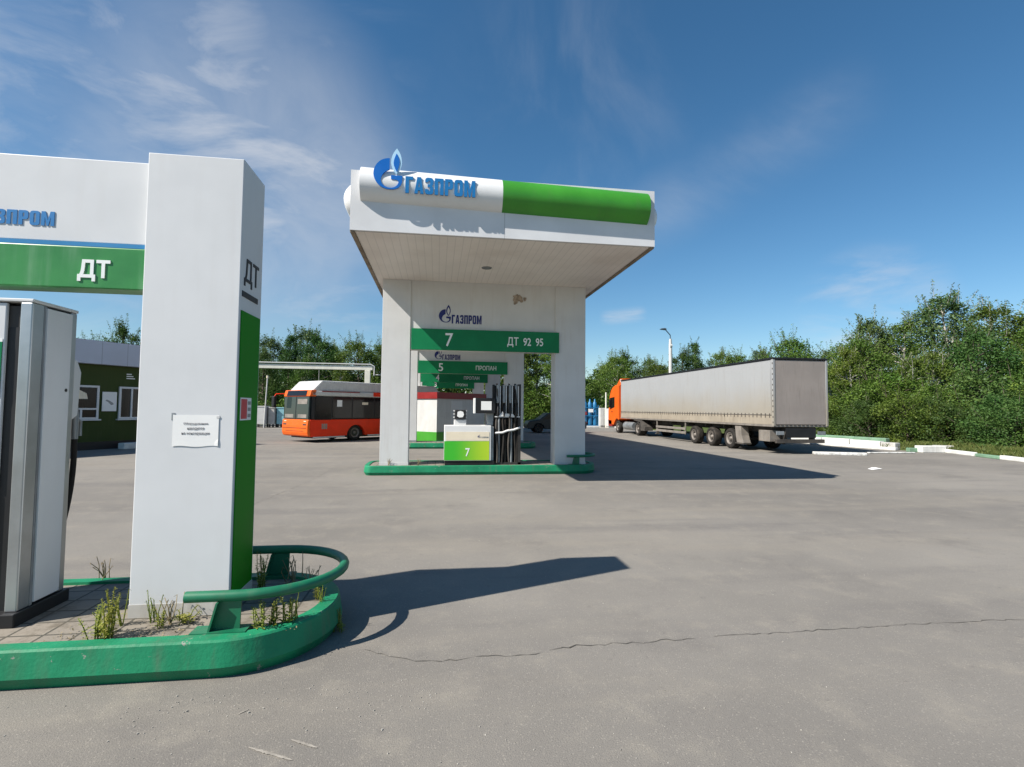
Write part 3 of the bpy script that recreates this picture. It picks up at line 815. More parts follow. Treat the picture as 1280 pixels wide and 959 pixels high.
MB().box(3.1, 7.0, -.004, .006, .22, .275).build('sill_strip', 'bus_white', bus, local=True)
MB().box(.15, 1.8, -.004, .006, .205, .262).build('sill_strip', 'bus_white', bus, local=True)
pl_ = MB()
for k in range(3):
    pl_.box(.57 + k * .1, .65 + k * .1, -.004, -.001, .60, .84)
pl_.build('side_decal', 'guard_grey', body, local=True)
MB().tube([(.75, .6, 2.8), (.75, .6, 3.3)], .008, 6).build('aerial', 'bus_white', bus, local=True)

# ------------------------------------------------------------------ lorry
lo = thing('semi_trailer_lorry', (12.35, 17.75, 0), 'orange lorry with long dusty grey curtain-sided trailer', 'lorry')
TW, TL = 2.22, 16.25
Z0, Z1 = 1.06, 3.56
sc_m = MB()
ny, nzv = 60, 8
for j in range(nzv + 1):
    for i in range(ny + 1):
        y = .12 + (TL - .2) * i / ny; z = 1.46 + (Z1 - .09 - 1.46) * j / nzv
        sc_m.v.append((-.012 * math.sin(math.pi * j / nzv) + .007 * math.sin(i * .9) * (1 if j < 7 else 0), y, z))
for j in range(nzv):
    for i in range(ny):
        a = j * (ny + 1) + i
        sc_m.f.append((a, a + 1, a + ny + 2, a + ny + 1)); sc_m.sm.append(True)
sc_m.build('side_curtain', 'tarp', lo, local=True)
MB().box(.012, TW - .012, .06, TL - .02, Z0 + .02, Z1 - .03).build('trailer_box', 'tarp', lo, local=True)
sbm = MB()
for k in range(5):
    sbm.box(-.006, .0115, .1 + k * 3.23, .1 + k * 3.23 + 3.2, 1.10, 1.455)
sbm.build('drop_side', 'tarp_low', lo, local=True, bevel=.006)
lt_ = MB()
for k in range(62):
    y = .2 + k * .26
    lt_.box(-.016, -.004, y, y + .035, 1.36, 1.52)
lt_.box(-.010, -.003, .1, TL - .1, 1.44, 1.47)
lt_.build('curtain_strap', 'chassis', lo, local=True)
MB().box(-.02, TW + .02, -.03, TL + .02, Z1 - .02, Z1 + .055).build('roof_edge', 'black', lo, local=True, bevel=.01)
MB().box(-.012, TW + .012, .0, TL, Z0 - .04, Z0 + .035).build('deck_rail', 'guard_grey', lo, local=True, bevel=.008)
for x0 in (-.014, TW - .07):
    MB().box(x0, x0 + .085, -.02, .10, Z0, Z1 - .02).build('rear_post', 'tarp', lo, local=True, bevel=.008)
rc = MB().box(.08, TW - .08, -.005, .05, Z0 + .06, Z1 - .05).build('rear_curtain', 'tarp_rear', lo, local=True)
eb = MB()
for k in range(12):
    eb.box(.12 + k * .17, .22 + k * .17, -.016, -.006, Z0 + .01, Z0 + .055)
    eb.box(-.02, -.0145, -.012, .03, Z0 + .1 + k * .2, Z0 + .16 + k * .2)
    eb.box(TW + .0145, TW + .02, -.012, .03, Z0 + .1 + k * .2, Z0 + .16 + k * .2)
eb.build('eyelets', 'chassis', lo, local=True)
ch = MB()
for x0 in (.55, TW - .67):
    ch.box(x0, x0 + .12, .15, 14.9, .78, 1.02)
for y in (.4, 2.2, 3.7, 5.3, 7, 9, 11):
    ch.box(.2, TW - .2, y, y + .1, .85, 1.0)
ch.build('chassis', 'chassis', lo, local=True)
for y in (3.02, 4.56, 6.15):
    wheel(lo, .02, y, .43, .43, .34, 'x', -1)
    wheel(lo, TW - .02, y, .43, .43, .34, 'x', 1)
    MB().tube([(.2, y, .43), (TW - .2, y, .43)], .07, 8).build('axle', 'chassis', lo, local=True)
MB().box(.0, .36, 1.95, 2.55, .25, .30).build('mudguard', 'chassis', lo, local=True)
MB().prism([(1.95, .24), (2.42, .24), (2.5, .55), (2.56, .98), (2.15, .98), (2.1, .6)], .01, .35, lambda a, b, d: Vector((d, a, b))).build('mudguard', 'guard_grey', lo, local=True, bevel=.01)
MB().prism([(1.95, .24), (2.42, .24), (2.5, .55), (2.56, .98), (2.15, .98), (2.1, .6)], TW - .35, TW - .01, lambda a, b, d: Vector((d, a, b))).build('mudguard', 'guard_grey', lo, local=True, bevel=.01)
MB().box(.02, .46, .28, .95, .46, .88).build('tool_box', 'guard_grey', lo, local=True, bevel=.012)
sgm = MB()
for z in (.42, .62):
    sgm.box(.0, .03, 6.95, 10.5, z, z + .12)
for y in (7.0, 10.42):
    sgm.box(.03, .08, y, y + .07, .38, 1.0)
sgm.build('side_guard', 'guard_grey', lo, local=True, bevel=.006)
bp_ = MB().box(.12, TW - .12, .02, .12, .42, .56); bp_.box(.5, .58, .05, .3, .5, .85); bp_.box(TW - .58, TW - .5, .05, .3, .5, .85)
bp_.build('rear_bumper', 'chassis', lo, local=True, bevel=.008)
MB().box(.5, TW - .5, -.0, .04, .62, .98).build('rear_valance', 'black', lo, local=True)
for x0 in (.1, TW - .42):
    MB().box(x0, x0 + .32, -.012, .03, .72, .86).build('tail_light', 'steel_dull', lo, local=True, bevel=.01)
ldg = MB()
for x0 in (.3, TW - .42):
    ldg.box(x0, x0 + .12, 11.0, 11.12, .28, .9); ldg.box(x0 - .06, x0 + .18, 10.94, 11.18, .22, .28)
ldg.build('landing_leg', 'chassis', lo, local=True)
# tractor
wheel(lo, .0, 13.3, .43, .43, .5, 'x', -1); wheel(lo, TW, 13.3, .43, .43, .5, 'x', 1)
wheel(lo, .05, 17.05, .43, .43, .3, 'x', -1); wheel(lo, TW - .05, 17.05, .43, .43, .3, 'x', 1)
MB().box(.55, TW - .55, 12.4, 18.2, .45, .8).build('tractor_frame', 'chassis', lo, local=True)
MB().tube([(.28, 14.2, .55), (.28, 15.9, .55)], .27, 18).build('fuel_tank', 'steel_dull', lo, local=True)
MB().prism([(12.1, .35), (12.75, .35), (12.85, .86), (13.9, .95), (13.9, 1.0), (12.7, .98), (12.1, .6)], .0, .5, lambda a, b, d: Vector((d, a, b))).build('mudguard', 'chassis', lo, local=True)
cabp = [(16.55, .95), (16.60, .98)] + [(17.05 + .53 * math.cos(t), .45 + .55 * math.sin(t)) for t in (2.2, 1.85, 1.57, 1.25, .95)] + [(17.75, .55), (18.75, .55), (18.85, .9), (18.82, 1.55), (18.55, 2.55), (18.3, 2.95), (17.9, 3.2), (17.4, 3.32), (16.55, 3.30)]
cb = MB().prism(cabp, .0, TW, lambda a, b, d: Vector((d, a, b))).build('cab', 'orange', lo, local=True, bevel=.05)
MB().prism([(17.5, 1.78), (18.45, 1.62), (18.5, 2.45), (17.5, 2.5)], -.006, .004, lambda a, b, d: Vector((d, a, b))).build('side_window', 'glass', cb, local=True)
MB().prism([(17.5, 1.78), (18.45, 1.62), (18.5, 2.45), (17.5, 2.5)], TW - .004, TW + .006, lambda a, b, d: Vector((d, a, b))).build('side_window', 'glass', cb, local=True)
MB().prism([(18.80, 1.6), (18.84, 1.6), (18.57, 2.55), (18.53, 2.55)], .1, TW - .1, lambda a, b, d: Vector((d, a, b))).build('windscreen', 'glass', cb, local=True)
MB().prism([(18.1, .42), (18.8, .42), (18.9, .9), (18.1, .85)], .0, TW, lambda a, b, d: Vector((d, a, b))).build('front_bumper', 'red', lo, local=True, bevel=.02)
MB().prism([(16.45, 3.28), (17.3, 3.30), (16.6, 3.72), (16.45, 3.75)], .06, TW - .06, lambda a, b, d: Vector((d, a, b))).build('roof_spoiler', 'orange', lo, local=True, bevel=.02)
MB().box(-.14, -.02, 18.2, 18.35, 1.75, 2.35).build('mirror', 'black', cb, local=True, bevel=.02)
MB().box(-.012, .004, 17.95, 18.12, 1.42, 1.5).build('door_handle', 'black', cb, local=True)
MB().box(-.008, .002, 16.555, 16.60, 1.0, 3.28).build('door_gap', 'black', cb, local=True)
MB().box(.02, .1, 16.3, 16.42, 3.5, 3.68).build('marker_lamp', 'white_clean', lo, local=True)

# ------------------------------------------------------------------ kiosk on the left
ki = thing('shop_building', (-12.1, 20.5, 0), 'low dark green shop building with grey fascia and white windows', 'building', rz=R(60))
MB().box(-7, 1.75, 0, 6, 0, 3.04).build('wall', 'wall_green', ki, local=True)
MB().box(-7.25, 1.8, -.28, 6.2, 3.04, 3.86).build('fascia', 'fascia_grey', ki, local=True, bevel=.01)
MB().box(-7.2, 1.75, -.02, 5.9, 3.86, 3.9).build('roof', 'dark_metal', ki, local=True)
MB().box(-7.05, 1.77, -.04, -.002, 0, .28).build('base_shade', 'black', ki, local=True)  # black strip painted in for the dark shadow along the wall foot
for (a, b, vent) in ((-1.0, .1, True), (.77, 1.66, False), (-4.2, -3.1, False)):
    f_ = MB()
    f_.box(a, b, -.06, -.002, 1.09, 1.15); f_.box(a, b, -.06, -.002, 2.21, 2.28)
    f_.box(a, a + .07, -.06, -.002, 1.15, 2.21); f_.box(b - .07, b, -.06, -.002, 1.15, 2.21)
    if vent: f_.box(a + .07, b - .07, -.06, -.002, 1.42, 1.48); f_.box((a + b) / 2 - .03, (a + b) / 2 + .03, -.06, -.002, 1.15, 1.42)
    else: f_.box((a + b) / 2 - .03, (a + b) / 2 + .03, -.06, -.002, 1.15, 2.21)
    w_ = f_.build('window_frame', 'white', ki, local=True)
    MB().box(a + .03, b - .03, -.03, -.001, 1.12, 2.24).build('pane', 'glass', w_, local=True)
    MB().box(a - .06, b + .06, -.12, -.002, 1.04, 1.085).build('sill', 'white', w_, local=True)
    if vent: MB().prism([(-.9, 1.8), (-.25, 1.8), (-.3, 2.0), (-.5, 2.1), (-.9, 2.12)], -.034, -.031, lambda a_, b_, d: Vector((a_, d, b_))).build('blind', 'cream', w_, local=True)
po = thing('wall_poster', (-12.1 + .44 * .5 + .02, 20.5 + .44 * .866, 1.37), 'white poster between the two shop windows', 'poster', rz=R(60))
MB().box(-.24, .24, -.03, -.004, 0, .70).build('board', 'paper', po, local=True)
MB().prism([(-.14, .38), (-.05, .33), (.06, .22), (.14, .25), (.12, .30), (.0, .38), (-.1, .42)], -.033, -.031, lambda a, b, d: Vector((a, d, b))).build('print', 'steel_dull', po, local=True)
ltm = MB()
for k in range(3):
    ltm.box(1.02, 1.02 + (.18, .24, .30)[k], -.012, -.002, 2.74 - k * .08, 2.775 - k * .08)
ltm.build('small_print', 'letter_white', ki, local=True)

# ------------------------------------------------------------------ kerbs on the right and far
def kerb(p0, p1, w, h, mat, label, z0=0.):
    a = Vector((*p0, 0)); b = Vector((*p1, 0)); L_ = (b - a).length; ang = math.atan2(b.y - a.y, b.x - a.x)
    o = MB().box(-L_ / 2, L_ / 2, -w / 2, w / 2, 0, h).build('kerb_block', mat, None, bevel=.025)
    o.location = ((a.x + b.x) / 2, (a.y + b.y) / 2, z0); o.rotation_euler = (0, 0, ang)
    return tag(o, label, 'kerb', 'painted kerb blocks round the forecourt')
def lerp(a, b, t): return (a[0] + (b[0] - a[0]) * t, a[1] + (b[1] - a[1]) * t)
A, B = (18.5, 23.3), (19.35, 19.6)
kerb(lerp(A, B, -.45), lerp(A, B, .09), .3, .35, 'white_kerb', 'white raised kerb block beside the rear of the lorry')
kerb(lerp(A, B, .10), lerp(A, B, .46), .3, .36, 'white_kerb', 'white raised kerb block with a grey patch below it')
kerb(lerp(A, B, .47), lerp(A, B, .83), .3, .34, 'white_kerb', 'white raised kerb block next to the dirty grey end block')
kerb(lerp(A, B, .84), lerp(A, B, 1.0), .34, .31, 'concrete', 'dirty grey end block of the raised white kerb')
kerb((18.1, 23.2), (19.05, 19.35), .18, .13, 'white_kerb', 'long low white kerb at the foot of the raised blocks')
gb = kerb((18.85, 24.4), (19.65, 20.4), .26, .46, 'kerb_green_old', 'faded green beam lying along the top of the white blocks')
gb['group'] = 'faded green kerb pieces'
kerb((13.95, 17.75), (15.6, 17.15), .26, .11, 'flake_kerb', 'flaking white kerb lying loose nearest the lorry')
kerb((16.6, 18.15), (18.6, 18.1), .12, .05, 'flake_kerb', 'thin broken white kerb edge flush with the asphalt')
kerb((18.95, 18.75), (19.8, 18.6), .2, .17, 'kerb_green_old', 'faded green kerb between two white kerb groups')
kerb((19.25, 18.55), (20.25, 18.45), .4, .27, 'white_kerb', 'white square block at the kerb corner under the bushes')
kerb((20.3, 18.9), (20.9, 18.6), .25, .27, 'concrete', 'small grey block behind the white corner block')
kerb((20.25, 18.25), (19.78, 16.75), .16, .15, 'white_kerb', 'white sloping kerb running right from the corner block')
kerb((19.77, 16.68), (19.45, 15.6), .16, .12, 'kerb_green_old', 'faded green kerb between two white kerbs by the grass')
kerb((19.43, 15.55), (18.85, 13.6), .18, .15, 'white_kerb', 'white kerb running off the right edge of the photo')
kerb((18.83, 13.5), (18.3, 11.8), .18, .15, 'kerb_green_old', 'faded green kerb beyond the right photo edge')
kerb((11.6, 44.4), (14.1, 44.4), .25, .16, 'white_kerb', 'white kerb in front of the blue cylinder rack')
kerb((15.3, 43.6), (17.2, 42.6), .25, .16, 'white_kerb', 'white kerb beside the lorry cab')
kerb((-13.9, 43.4), (-12.2, 46.9), .2, .14, 'concrete', 'grey kerb edging the grass left of the bus')
o = kerb((-11.3, 20.7), (-10.7, 21.75), .35, .22, 'white_kerb', 'white step kerb along the shop wall')
kerb((-16.5, 37.6), (-13.95, 43.3), .2, .14, 'concrete', 'grey kerb of the verge by the pale bins')

# ------------------------------------------------------------------ street furniture
lp = thing('street_lamp', (21.1, 45, 0), 'white concrete street lamp rising behind the trailer', 'street lamp')
MB().tube([(21.1, 45, 0), (21.1, 45, 7.6), (21.1, 45, 8.15)], [.19, .15, .11], 14).build('pole', 'bus_white', lp)
MB().tube([(21.1, 45, 8.1), (21.08, 45, 8.5), (20.55, 44.9, 9.0)], .045, 8).build('arm', 'lamp_head', lp)
MB().prism([(20.05, 8.98), (20.6, 8.93), (20.66, 9.02), (20.5, 9.12), (20.1, 9.06)], 44.75, 45.05, lambda a, b, d: Vector((a, d, b))).build('lamp_head', 'lamp_head', lp, bevel=.03)
MB().tube([(21.0, 44.98, 7.5), (21.2, 44.98, 7.5)], .2, 10).build('bracket', 'bus_white', lp)

ga = thing('pipe_gantry', (-10, 45, 0), 'cream overhead pipe gantry crossing behind the bus roof', 'gantry')
MB().box(-23, -5.45, 44.85, 45.15, 4.72, 5.08).build('beam', 'gantry', ga, bevel=.02)
MB().tube([(-23, 44.8, 5.2), (-5.6, 44.8, 5.2), (-5.3, 44.8, 5.05), (-5.3, 44.8, 4.3)], .05, 8).build('pipe', 'bus_white', ga)
MB().tube([(-5.2, 45, 4.35), (2.0, 45, 4.35)], .04, 8).build('pipe', 'bus_white', ga)
for x in (-5.85, -22.5):
    MB().box(x - .22, x + .22, 44.8, 45.2, 0, 4.72).build('post', 'gantry', ga, bevel=.02)

tp_ = thing('marker_pole', (-12.4, 41, .0), 'thin white pole beside the pale bins', 'pole')
MB().tube([(-12.75, 41, 0), (-12.6, 41, 3.7)], .045, 8).build('shaft', 'bus_white', tp_)
MB().tube([(-12.6, 41, 3.7), (-12.6, 41, 3.9)], .075, 8).build('cap', 'cream', tp_)
def bin_box(x0, x1, y, h, mat, label):
    t = thing('storage_bin', ((x0 + x1) / 2, y, 0), label, 'bin', 'pale bins at the grass edge')
    MB().box(x0, x1, y, y + 1, .25, h).build('body', mat, t, bevel=.03)
    MB().box(x0 - .03, x1 + .03, y - .03, y + 1.03, h, h + .08).build('lid', mat, t, bevel=.02)
    l_ = MB()
    for x in (x0 + .05, x1 - .15):
        l_.box(x, x + .1, y + .05, y + .15, 0, .25); l_.box(x, x + .1, y + .85, y + .95, 0, .25)
    l_.build('feet', 'dark_metal', t)
bin_box(-13.6, -12.75, 41.3, 1.55, 'bus_white', 'white bin standing at the grass edge left of the bus')
bin_box(-12.65, -12.2, 41.6, 1.45, 'concrete', 'grey bin between the white and the teal bins')
bin_box(-12.1, -11.5, 41.8, 1.45, 'pale_teal', 'pale teal bin standing nearest the bus')

cyl = thing('cylinder_rack', (13.9, 46, .1), 'rack of tall blue gas cylinders beside the shaded column', 'gas cylinders')
for k in range(4):
    x = 12.85 + k * .46
    MB().lathe([(0, .15), (.2, .15), (.21, .25), (.21, 1.95), (.17, 2.2), (.07, 2.35), (.06, 2.55), (0, 2.56)], lambda a, b, d: Vector((x + a, 46 + b, d)), 16).build('cylinder', 'tank_blue', cyl)
rm = MB()
for z in (.12, 1.0, 1.75):
    rm.box(12.6, 14.5, 45.72, 45.76, z, z + .07)
for x in (12.6, 14.46):
    rm.box(x, x + .05, 45.7, 45.78, 0.05, 2.0)
rm.build('frame', 'tank_blue', cyl)
MB().box(13.55, 14.0, 45.70, 45.715, 1.35, 1.65).build('label_plate', 'paper', cyl)
MB().box(13.05, 13.4, 45.70, 45.715, 1.1, 1.4).build('red_plate', 'red', cyl)

def cabinet(x0, x1, y, h, label, pole_x):
    t = thing('metal_cabinet', ((x0 + x1) / 2, y, 0), label, 'cabinet', 'white cabinets by the lorry cab')
    MB().box(x0, x1, y, y + .7, .12, h).build('body', 'bus_white', t, bevel=.02)
    MB().box(x0 + .04, x1 - .04, y + .04, y + .66, 0, .12).build('plinth', 'concrete', t)
    dm = MB().box(x0 + .06, (x0 + x1) / 2 - .02, y - .02, y - .002, .2, h - .1); dm.box((x0 + x1) / 2 + .02, x1 - .06, y - .02, y - .002, .2, h - .1)
    dm.build('door', 'bus_white', t)
    for px in pole_x:
        MB().tube([(px, y + .9, 0), (px, y + .9, 3.15)], .07, 8).build('pole', 'gantry', t)
cabinet(14.5, 15.15, 45.2, 1.75, 'plain white cabinet next to the blue cylinders', ())
cabinet(14.9, 16.15, 44.2, 1.7, 'grey-white double cabinet with two poles by the lorry cab', (15.0, 15.75))

# dark car in the shade of the canopy
ca = thing('parked_car', (8.0, 34.4, 0), 'black car parked in the shade behind the right column', 'car')
cp = [(5.95, .28)] + [(6.7 + .36 * math.cos(t), .28 + .36 * math.sin(t)) for t in (3.14, 2.5, 1.9, 1.2, .6, 0)] + [(9.05 + .36 * math.cos(t), .28 + .36 * math.sin(t)) for t in (3.14, 2.5, 1.9, 1.2, .6, 0)] + \
     [(9.95, .3), (10.0, .7), (9.85, .85), (9.3, .9), (8.7, 1.26), (8.2, 1.36), (7.3, 1.34), (6.75, .92), (6.05, .8), (5.9, .55)]
MB().prism(cp, 34.0, 35.6, lambda a, b, d: Vector((a, d, b))).build('body', 'car', ca, bevel=.05)
MB().prism([(7.0, .92), (8.95, .92), (8.6, 1.22), (8.2, 1.29), (7.4, 1.28)], 33.99, 34.003, lambda a, b, d: Vector((a, d, b))).build('window', 'glass', ca)
for x in (6.7, 9.05):
    for y, s_ in ((34.02, -1), (35.58, 1)):
        wheel(ca, x, y, .3, .3, .2, 'y', s_, 'dark_metal', local=False)
MB().box(9.93, 10.01, 34.05, 34.3, .6, .75).build('tail_light', 'red', ca)

pp = MB()
pp.v += [(12.02, 13.0, .006), (12.3, 12.98, .03), (12.34, 13.12, .008), (12.2, 13.2, .045), (12.0, 13.14, .012), (12.16, 13.07, .06)]
pp.f += [(0, 1, 5), (1, 2, 5), (2, 3, 5), (3, 4, 5), (4, 0, 5)]; pp.sm += [False] * 5
po_ = pp.build('paper_scrap', 'paper')
po_.modifiers.new('thick', 'SOLIDIFY').thickness = .002
tag(po_, 'crumpled white paper scrap lying on the open asphalt', 'litter')

# ------------------------------------------------------------------ vegetation
def leaf_quad(m, tint, c, size, r, tv, up=.35):
    d = Vector((r.gauss(0, 1), r.gauss(0, 1), r.gauss(0, .7) + .15)).normalized()
    n = Vector((r.gauss(0, 1), r.gauss(0, 1), r.gauss(0, 1) + up)).normalized()
    s = d.cross(n)
    if s.length < .05: return
    s.normalize()
    a = size * r.uniform(.7, 1.25); w = a * r.uniform(.38, .6)
    n0 = len(m.v)
    m.v += [tuple(c - d * a * .5), tuple(c + s * w * .5), tuple(c + d * a * .5), tuple(c - s * w * .5)]
    m.f.append((n0, n0 + 1, n0 + 2, n0 + 3)); m.sm.append(False)
    tint += [tv] * 4

TK = 1.5
def tree_meshes(seed, H, Rr, base, clumps, per, leaf, spires=2, bark='bark', mat='leaf_mid', shape='oval', trunk_r=.12):
    r = random.Random(seed)
    tm = MB(); cm_ = MB(); tint = []
    lean = Vector((r.uniform(-.06, .06), r.uniform(-.06, .06), 1))
    tp = [(lean.x * H * t + .12 * math.sin(3 * t + seed), lean.y * H * t + .1 * math.cos(2.4 * t + seed) - .1, H * .93 * t) for t in [k / 8 for k in range(9)]]
    tm.tube(tp, [trunk_r * (1 - .9 * k / 8) + .012 for k in range(9)], 8)
    def at(z):
        t = max(0, min(.999, z / (H * .93))); k = int(t * 8); f = t * 8 - k
        return Vector(tp[k]).lerp(Vector(tp[k + 1]), f)
    def env(t):
        if shape == 'oval': return Rr * (math.sin(math.pi * min(1, .12 + .88 * t) ** .85)) ** .75
        if shape == 'cone': return Rr * (1.05 - t) ** .8 * (1 if t > .12 else .6 + t * 3)
        return Rr * (1 - t ** 2.2) ** .6 * (.75 + .25 * min(1, t * 4))
    lob = [(r.uniform(0, 6.28), r.uniform(.2, .42), r.uniform(0, 6.28)) for _ in range(3)]
    spots = []
    for k in range(clumps):
        t = r.random() ** .9
        th = r.uniform(0, 2 * math.pi)
        e = env(t) * (1 + sum(a * math.sin((i + 1) * th + p + 4 * t) for i, (p, a, q) in enumerate(lob)) * .5)
        rad = e * math.sqrt(r.uniform(.12, 1.))
        z = base + (H - base) * t
        p = at(z) + Vector((math.cos(th) * rad, math.sin(th) * rad, r.uniform(-.2, .2)))
        spots.append((p, r.uniform(.55, 1.15) * (.62 if t > .85 else 1) * Rr * .24, t))
    for k in range(spires):
        th = r.uniform(0, 6.28); q = at(H * .8) + Vector((math.cos(th), math.sin(th), 0)) * r.uniform(.1, .55) * Rr
        top = H * r.uniform(.96, 1.06)
        z = H * .72
        while z < top:
            f_ = (z - H * .7) / (top - H * .68)
            spots.append((Vector((q.x + r.uniform(-.12, .12) * (1.3 - f_), q.y + r.uniform(-.12, .12) * (1.3 - f_), z)), Rr * .13 * (1.2 - f_), 1.))
            z += .16
        tm.tube([tuple(at(H * .55)), (q.x, q.y, H * .75), (q.x, q.y, top - .15)], [.035, .02, .006], 5)
    outer = [p for p, c_, t in spots[:clumps] if t > .5]
    for k in range(34 if shape != 'cone' and spires + H > 5 else 10):
        p = outer[r.randrange(len(outer))] if outer else at(H * .8)
        a = at(p.z); d = Vector((p.x - a.x, p.y - a.y, 0)); d = (d * .45 + Vector((r.gauss(0, .2), r.gauss(0, .2), 1.1))).normalized()
        ln = Rr * r.uniform(.3, .62); e = p + d * ln
        tm.tube([tuple(p), tuple(p.lerp(e, .55)), tuple(e)], [.012, .008, .004], 4)
        tv = r.uniform(.35, .9)
        for q in range(46):
            f_ = r.random()
            leaf_quad(cm_, tint, p.lerp(e, f_) + Vector((r.gauss(0, 1), r.gauss(0, 1), r.gauss(0, 1))) * Rr * .055 * (1.25 - f_), leaf * .62, r, max(0, min(1, tv + r.gauss(0, .15))))
    for i, (p, cr_, t) in enumerate(spots):
        if i % 3 == 0 and i < clumps:
            b0 = at(max(base * .6, p.z - r.uniform(.3, 1.0) * Rr * .5))
            mid = b0.lerp(p, .55) + Vector((0, 0, .08))
            tm.tube([tuple(b0), tuple(mid), tuple(p)], [.02 + trunk_r * .22, .02, .006], 5)
        ct = r.uniform(.05, .85)
        nl = int(TK * per * (cr_ / (Rr * .24)) ** 1.6) + 8
        for _ in range(nl):
            d = Vector((r.gauss(0, .55), r.gauss(0, .55), r.gauss(0, .45)))
            c = p + d * cr_
            if c.z < .12: c.z = r.uniform(.12, .3)
            leaf_quad(cm_, tint, c, leaf * (.62 if i >= clumps else .88), r, max(0, min(1, ct + r.gauss(0, .16))))
    cm_.tint = tint
    return tm.mesh('trunk', M[bark]), cm_.mesh('crown', M[mat])

VAR = {}
def variant(key, *a, **k):
    VAR[key] = tree_meshes(*a, **k)
variant('poplar', 1, 8.5, 2.0, .7, 120, 95, .17, spires=2, bark='bark_pale', mat='leaf_grey')
variant('aspen', 2, 8.5, 2.3, .5, 130, 95, .17, spires=2, bark='bark_pale', mat='leaf_mid')
variant('broad', 3, 7.5, 2.7, .5, 130, 90, .18, spires=0, mat='leaf_mid')
variant('birch', 4, 8.0, 1.7, 1.0, 90, 80, .16, spires=1, bark='bark_pale', mat='leaf_lime')
variant('dark', 5, 8.0, 2.4, .4, 120, 95, .18, spires=1, mat='leaf_dark', shape='oval')
variant('young', 6, 5.5, 1.5, .3, 80, 80, .13, spires=2, bark='bark_pale', mat='leaf_mid', trunk_r=.07)
variant('bush', 7, 2.8, 1.9, .05, 90, 110, .12, spires=0, mat='leaf_lime', shape='dome', trunk_r=.05)
variant('bush_dark', 8, 2.6, 1.8, .05, 90, 110, .12, spires=0, mat='leaf_dark', shape='dome', trunk_r=.05)
variant('bush_mid', 9, 3.4, 1.9, .05, 100, 105, .13, spires=1, mat='leaf_mid', shape='dome', trunk_r=.06)
variant('fir', 10, 8.5, 1.9, .3, 120, 90, .17, spires=1, mat='leaf_dark', shape='cone')
REFH = dict(poplar=8.9, aspen=8.9, broad=7.7, birch=8.4, dark=8.2, young=5.9, bush=2.8, bush_dark=2.6, bush_mid=3.5, fir=8.7)
NAMES = dict(poplar='poplar_tree', aspen='aspen_tree', broad='broadleaf_tree', birch='birch_tree', dark='broadleaf_tree', young='young_tree', bush='bush', bush_dark='bush', bush_mid='bush', fir='conifer_tree')
def plant(key, x, y, h, label, group, wide=1.):
    isb = key.startswith('bush')
    s = h / REFH[key]
    e = thing(NAMES[key], (x, y, .08), label, 'bush' if isb else 'tree', group, rz=rnd.uniform(0, 6.28))
    e.scale = (s * wide, s * wide, s)
    for nme, me in zip(('stem' if isb else 'trunk', 'foliage' if isb else 'crown'), VAR[key]):
        o = bpy.data.objects.new(nme, me); COL.objects.link(o); o.parent = e
    return e
GR = 'trees in the thicket right of the lorry'
GB = 'bushes along the right kerb'
GF = 'trees in the belt behind the forecourt'
near = [
 ('poplar', 30.4, 26.8, 9.3, 'tallest grey-green tree on the right skyline, with several leading shoots', 1.),
 ('aspen', 32.8, 26.5, 8.5, 'tall mid-green tree at the right of the tallest one', 1.),
 ('aspen', 28.0, 28.0, 7.6, 'leafy tree left of the tallest tree on the right', 1.),
 ('poplar', 26.6, 29.2, 7.9, 'tree with a thin bare-looking leading shoot above the white blocks', .85),
 ('broad', 25.0, 28.2, 6.2, 'rounded tree directly right of the trailer rear', 1.),
 ('birch', 23.6, 26.6, 5.6, 'pale-stemmed tree close beside the trailer rear', 1.),
 ('dark', 29.0, 24.5, 6.2, 'dark tree in the middle of the right thicket', 1.05),
 ('broad', 31.6, 23.4, 6.6, 'tree with spreading crown near the right photo edge', 1.05),
 ('aspen', 34.0, 24.6, 7.6, 'tree cut by the right edge of the photo', 1.),
 ('young', 26.6, 24.6, 5.2, 'slim young tree with yellow-green leaves above the white corner block', 1.1),
 ('young', 24.4, 23.8, 4.6, 'slim young tree in front of the rounded tree', 1.15),
 ('dark', 36.5, 22.0, 7.2, 'dark tree just beyond the right photo edge', 1.),
 ('broad', 22.0, 29.5, 6.4, 'tree showing over the trailer roof at its rear end', .9),
]
for k, x, y, h, lab, w in near: plant(k, x, y, h * 1.0, lab, GR, w * 1.1)
bushes = [
 ('bush_dark', 20.9, 22.6, 2.0, 'low dark bush behind the raised white kerb blocks'),
 ('bush', 21.5, 21.4, 2.4, 'yellow-green bush behind the dirty grey end block'),
 ('bush_mid', 23.4, 21.6, 2.9, 'mid-green bush above the faded green kerb gap'),
 ('bush_dark', 22.2, 20.1, 2.1, 'dark bush right behind the white corner block'),
 ('bush_dark', 25.0, 20.6, 3.3, 'tall dark bush in the deepest shade of the thicket'),
 ('bush_dark', 23.6, 18.4, 2.2, 'dark leafy bush beside the white sloping kerb'),
 ('bush', 26.6, 18.2, 3.3, 'large yellow-green bush at the right photo edge'),
 ('bush', 23.4, 16.0, 2.3, 'low yellow-green bush above the white kerb at the photo edge'),
 ('bush_mid', 27.6, 21.0, 3.6, 'tall mid-green bush under the tree with spreading crown'),
 ('bush_mid', 22.2, 24.6, 3.2, 'mid-green bush close behind the trailer rear corner'),
 ('bush', 20.4, 26.6, 2.6, 'light bush half hidden by the trailer rear'),
 ('bush_mid', 29.4, 17.6, 3.6, 'mid-green bush beyond the right photo edge'),
 ('bush_mid', 22.2, 14.2, 2.1, 'low mid-green bush at the lower right photo edge'),
 ('bush_dark', 22.6, 17.4, 1.9, 'small dark bush at the grass edge behind the white sloping kerb'),
 ('bush', 23.4, 24.0, 3.4, 'yellow-green bush between the young trees'),
]
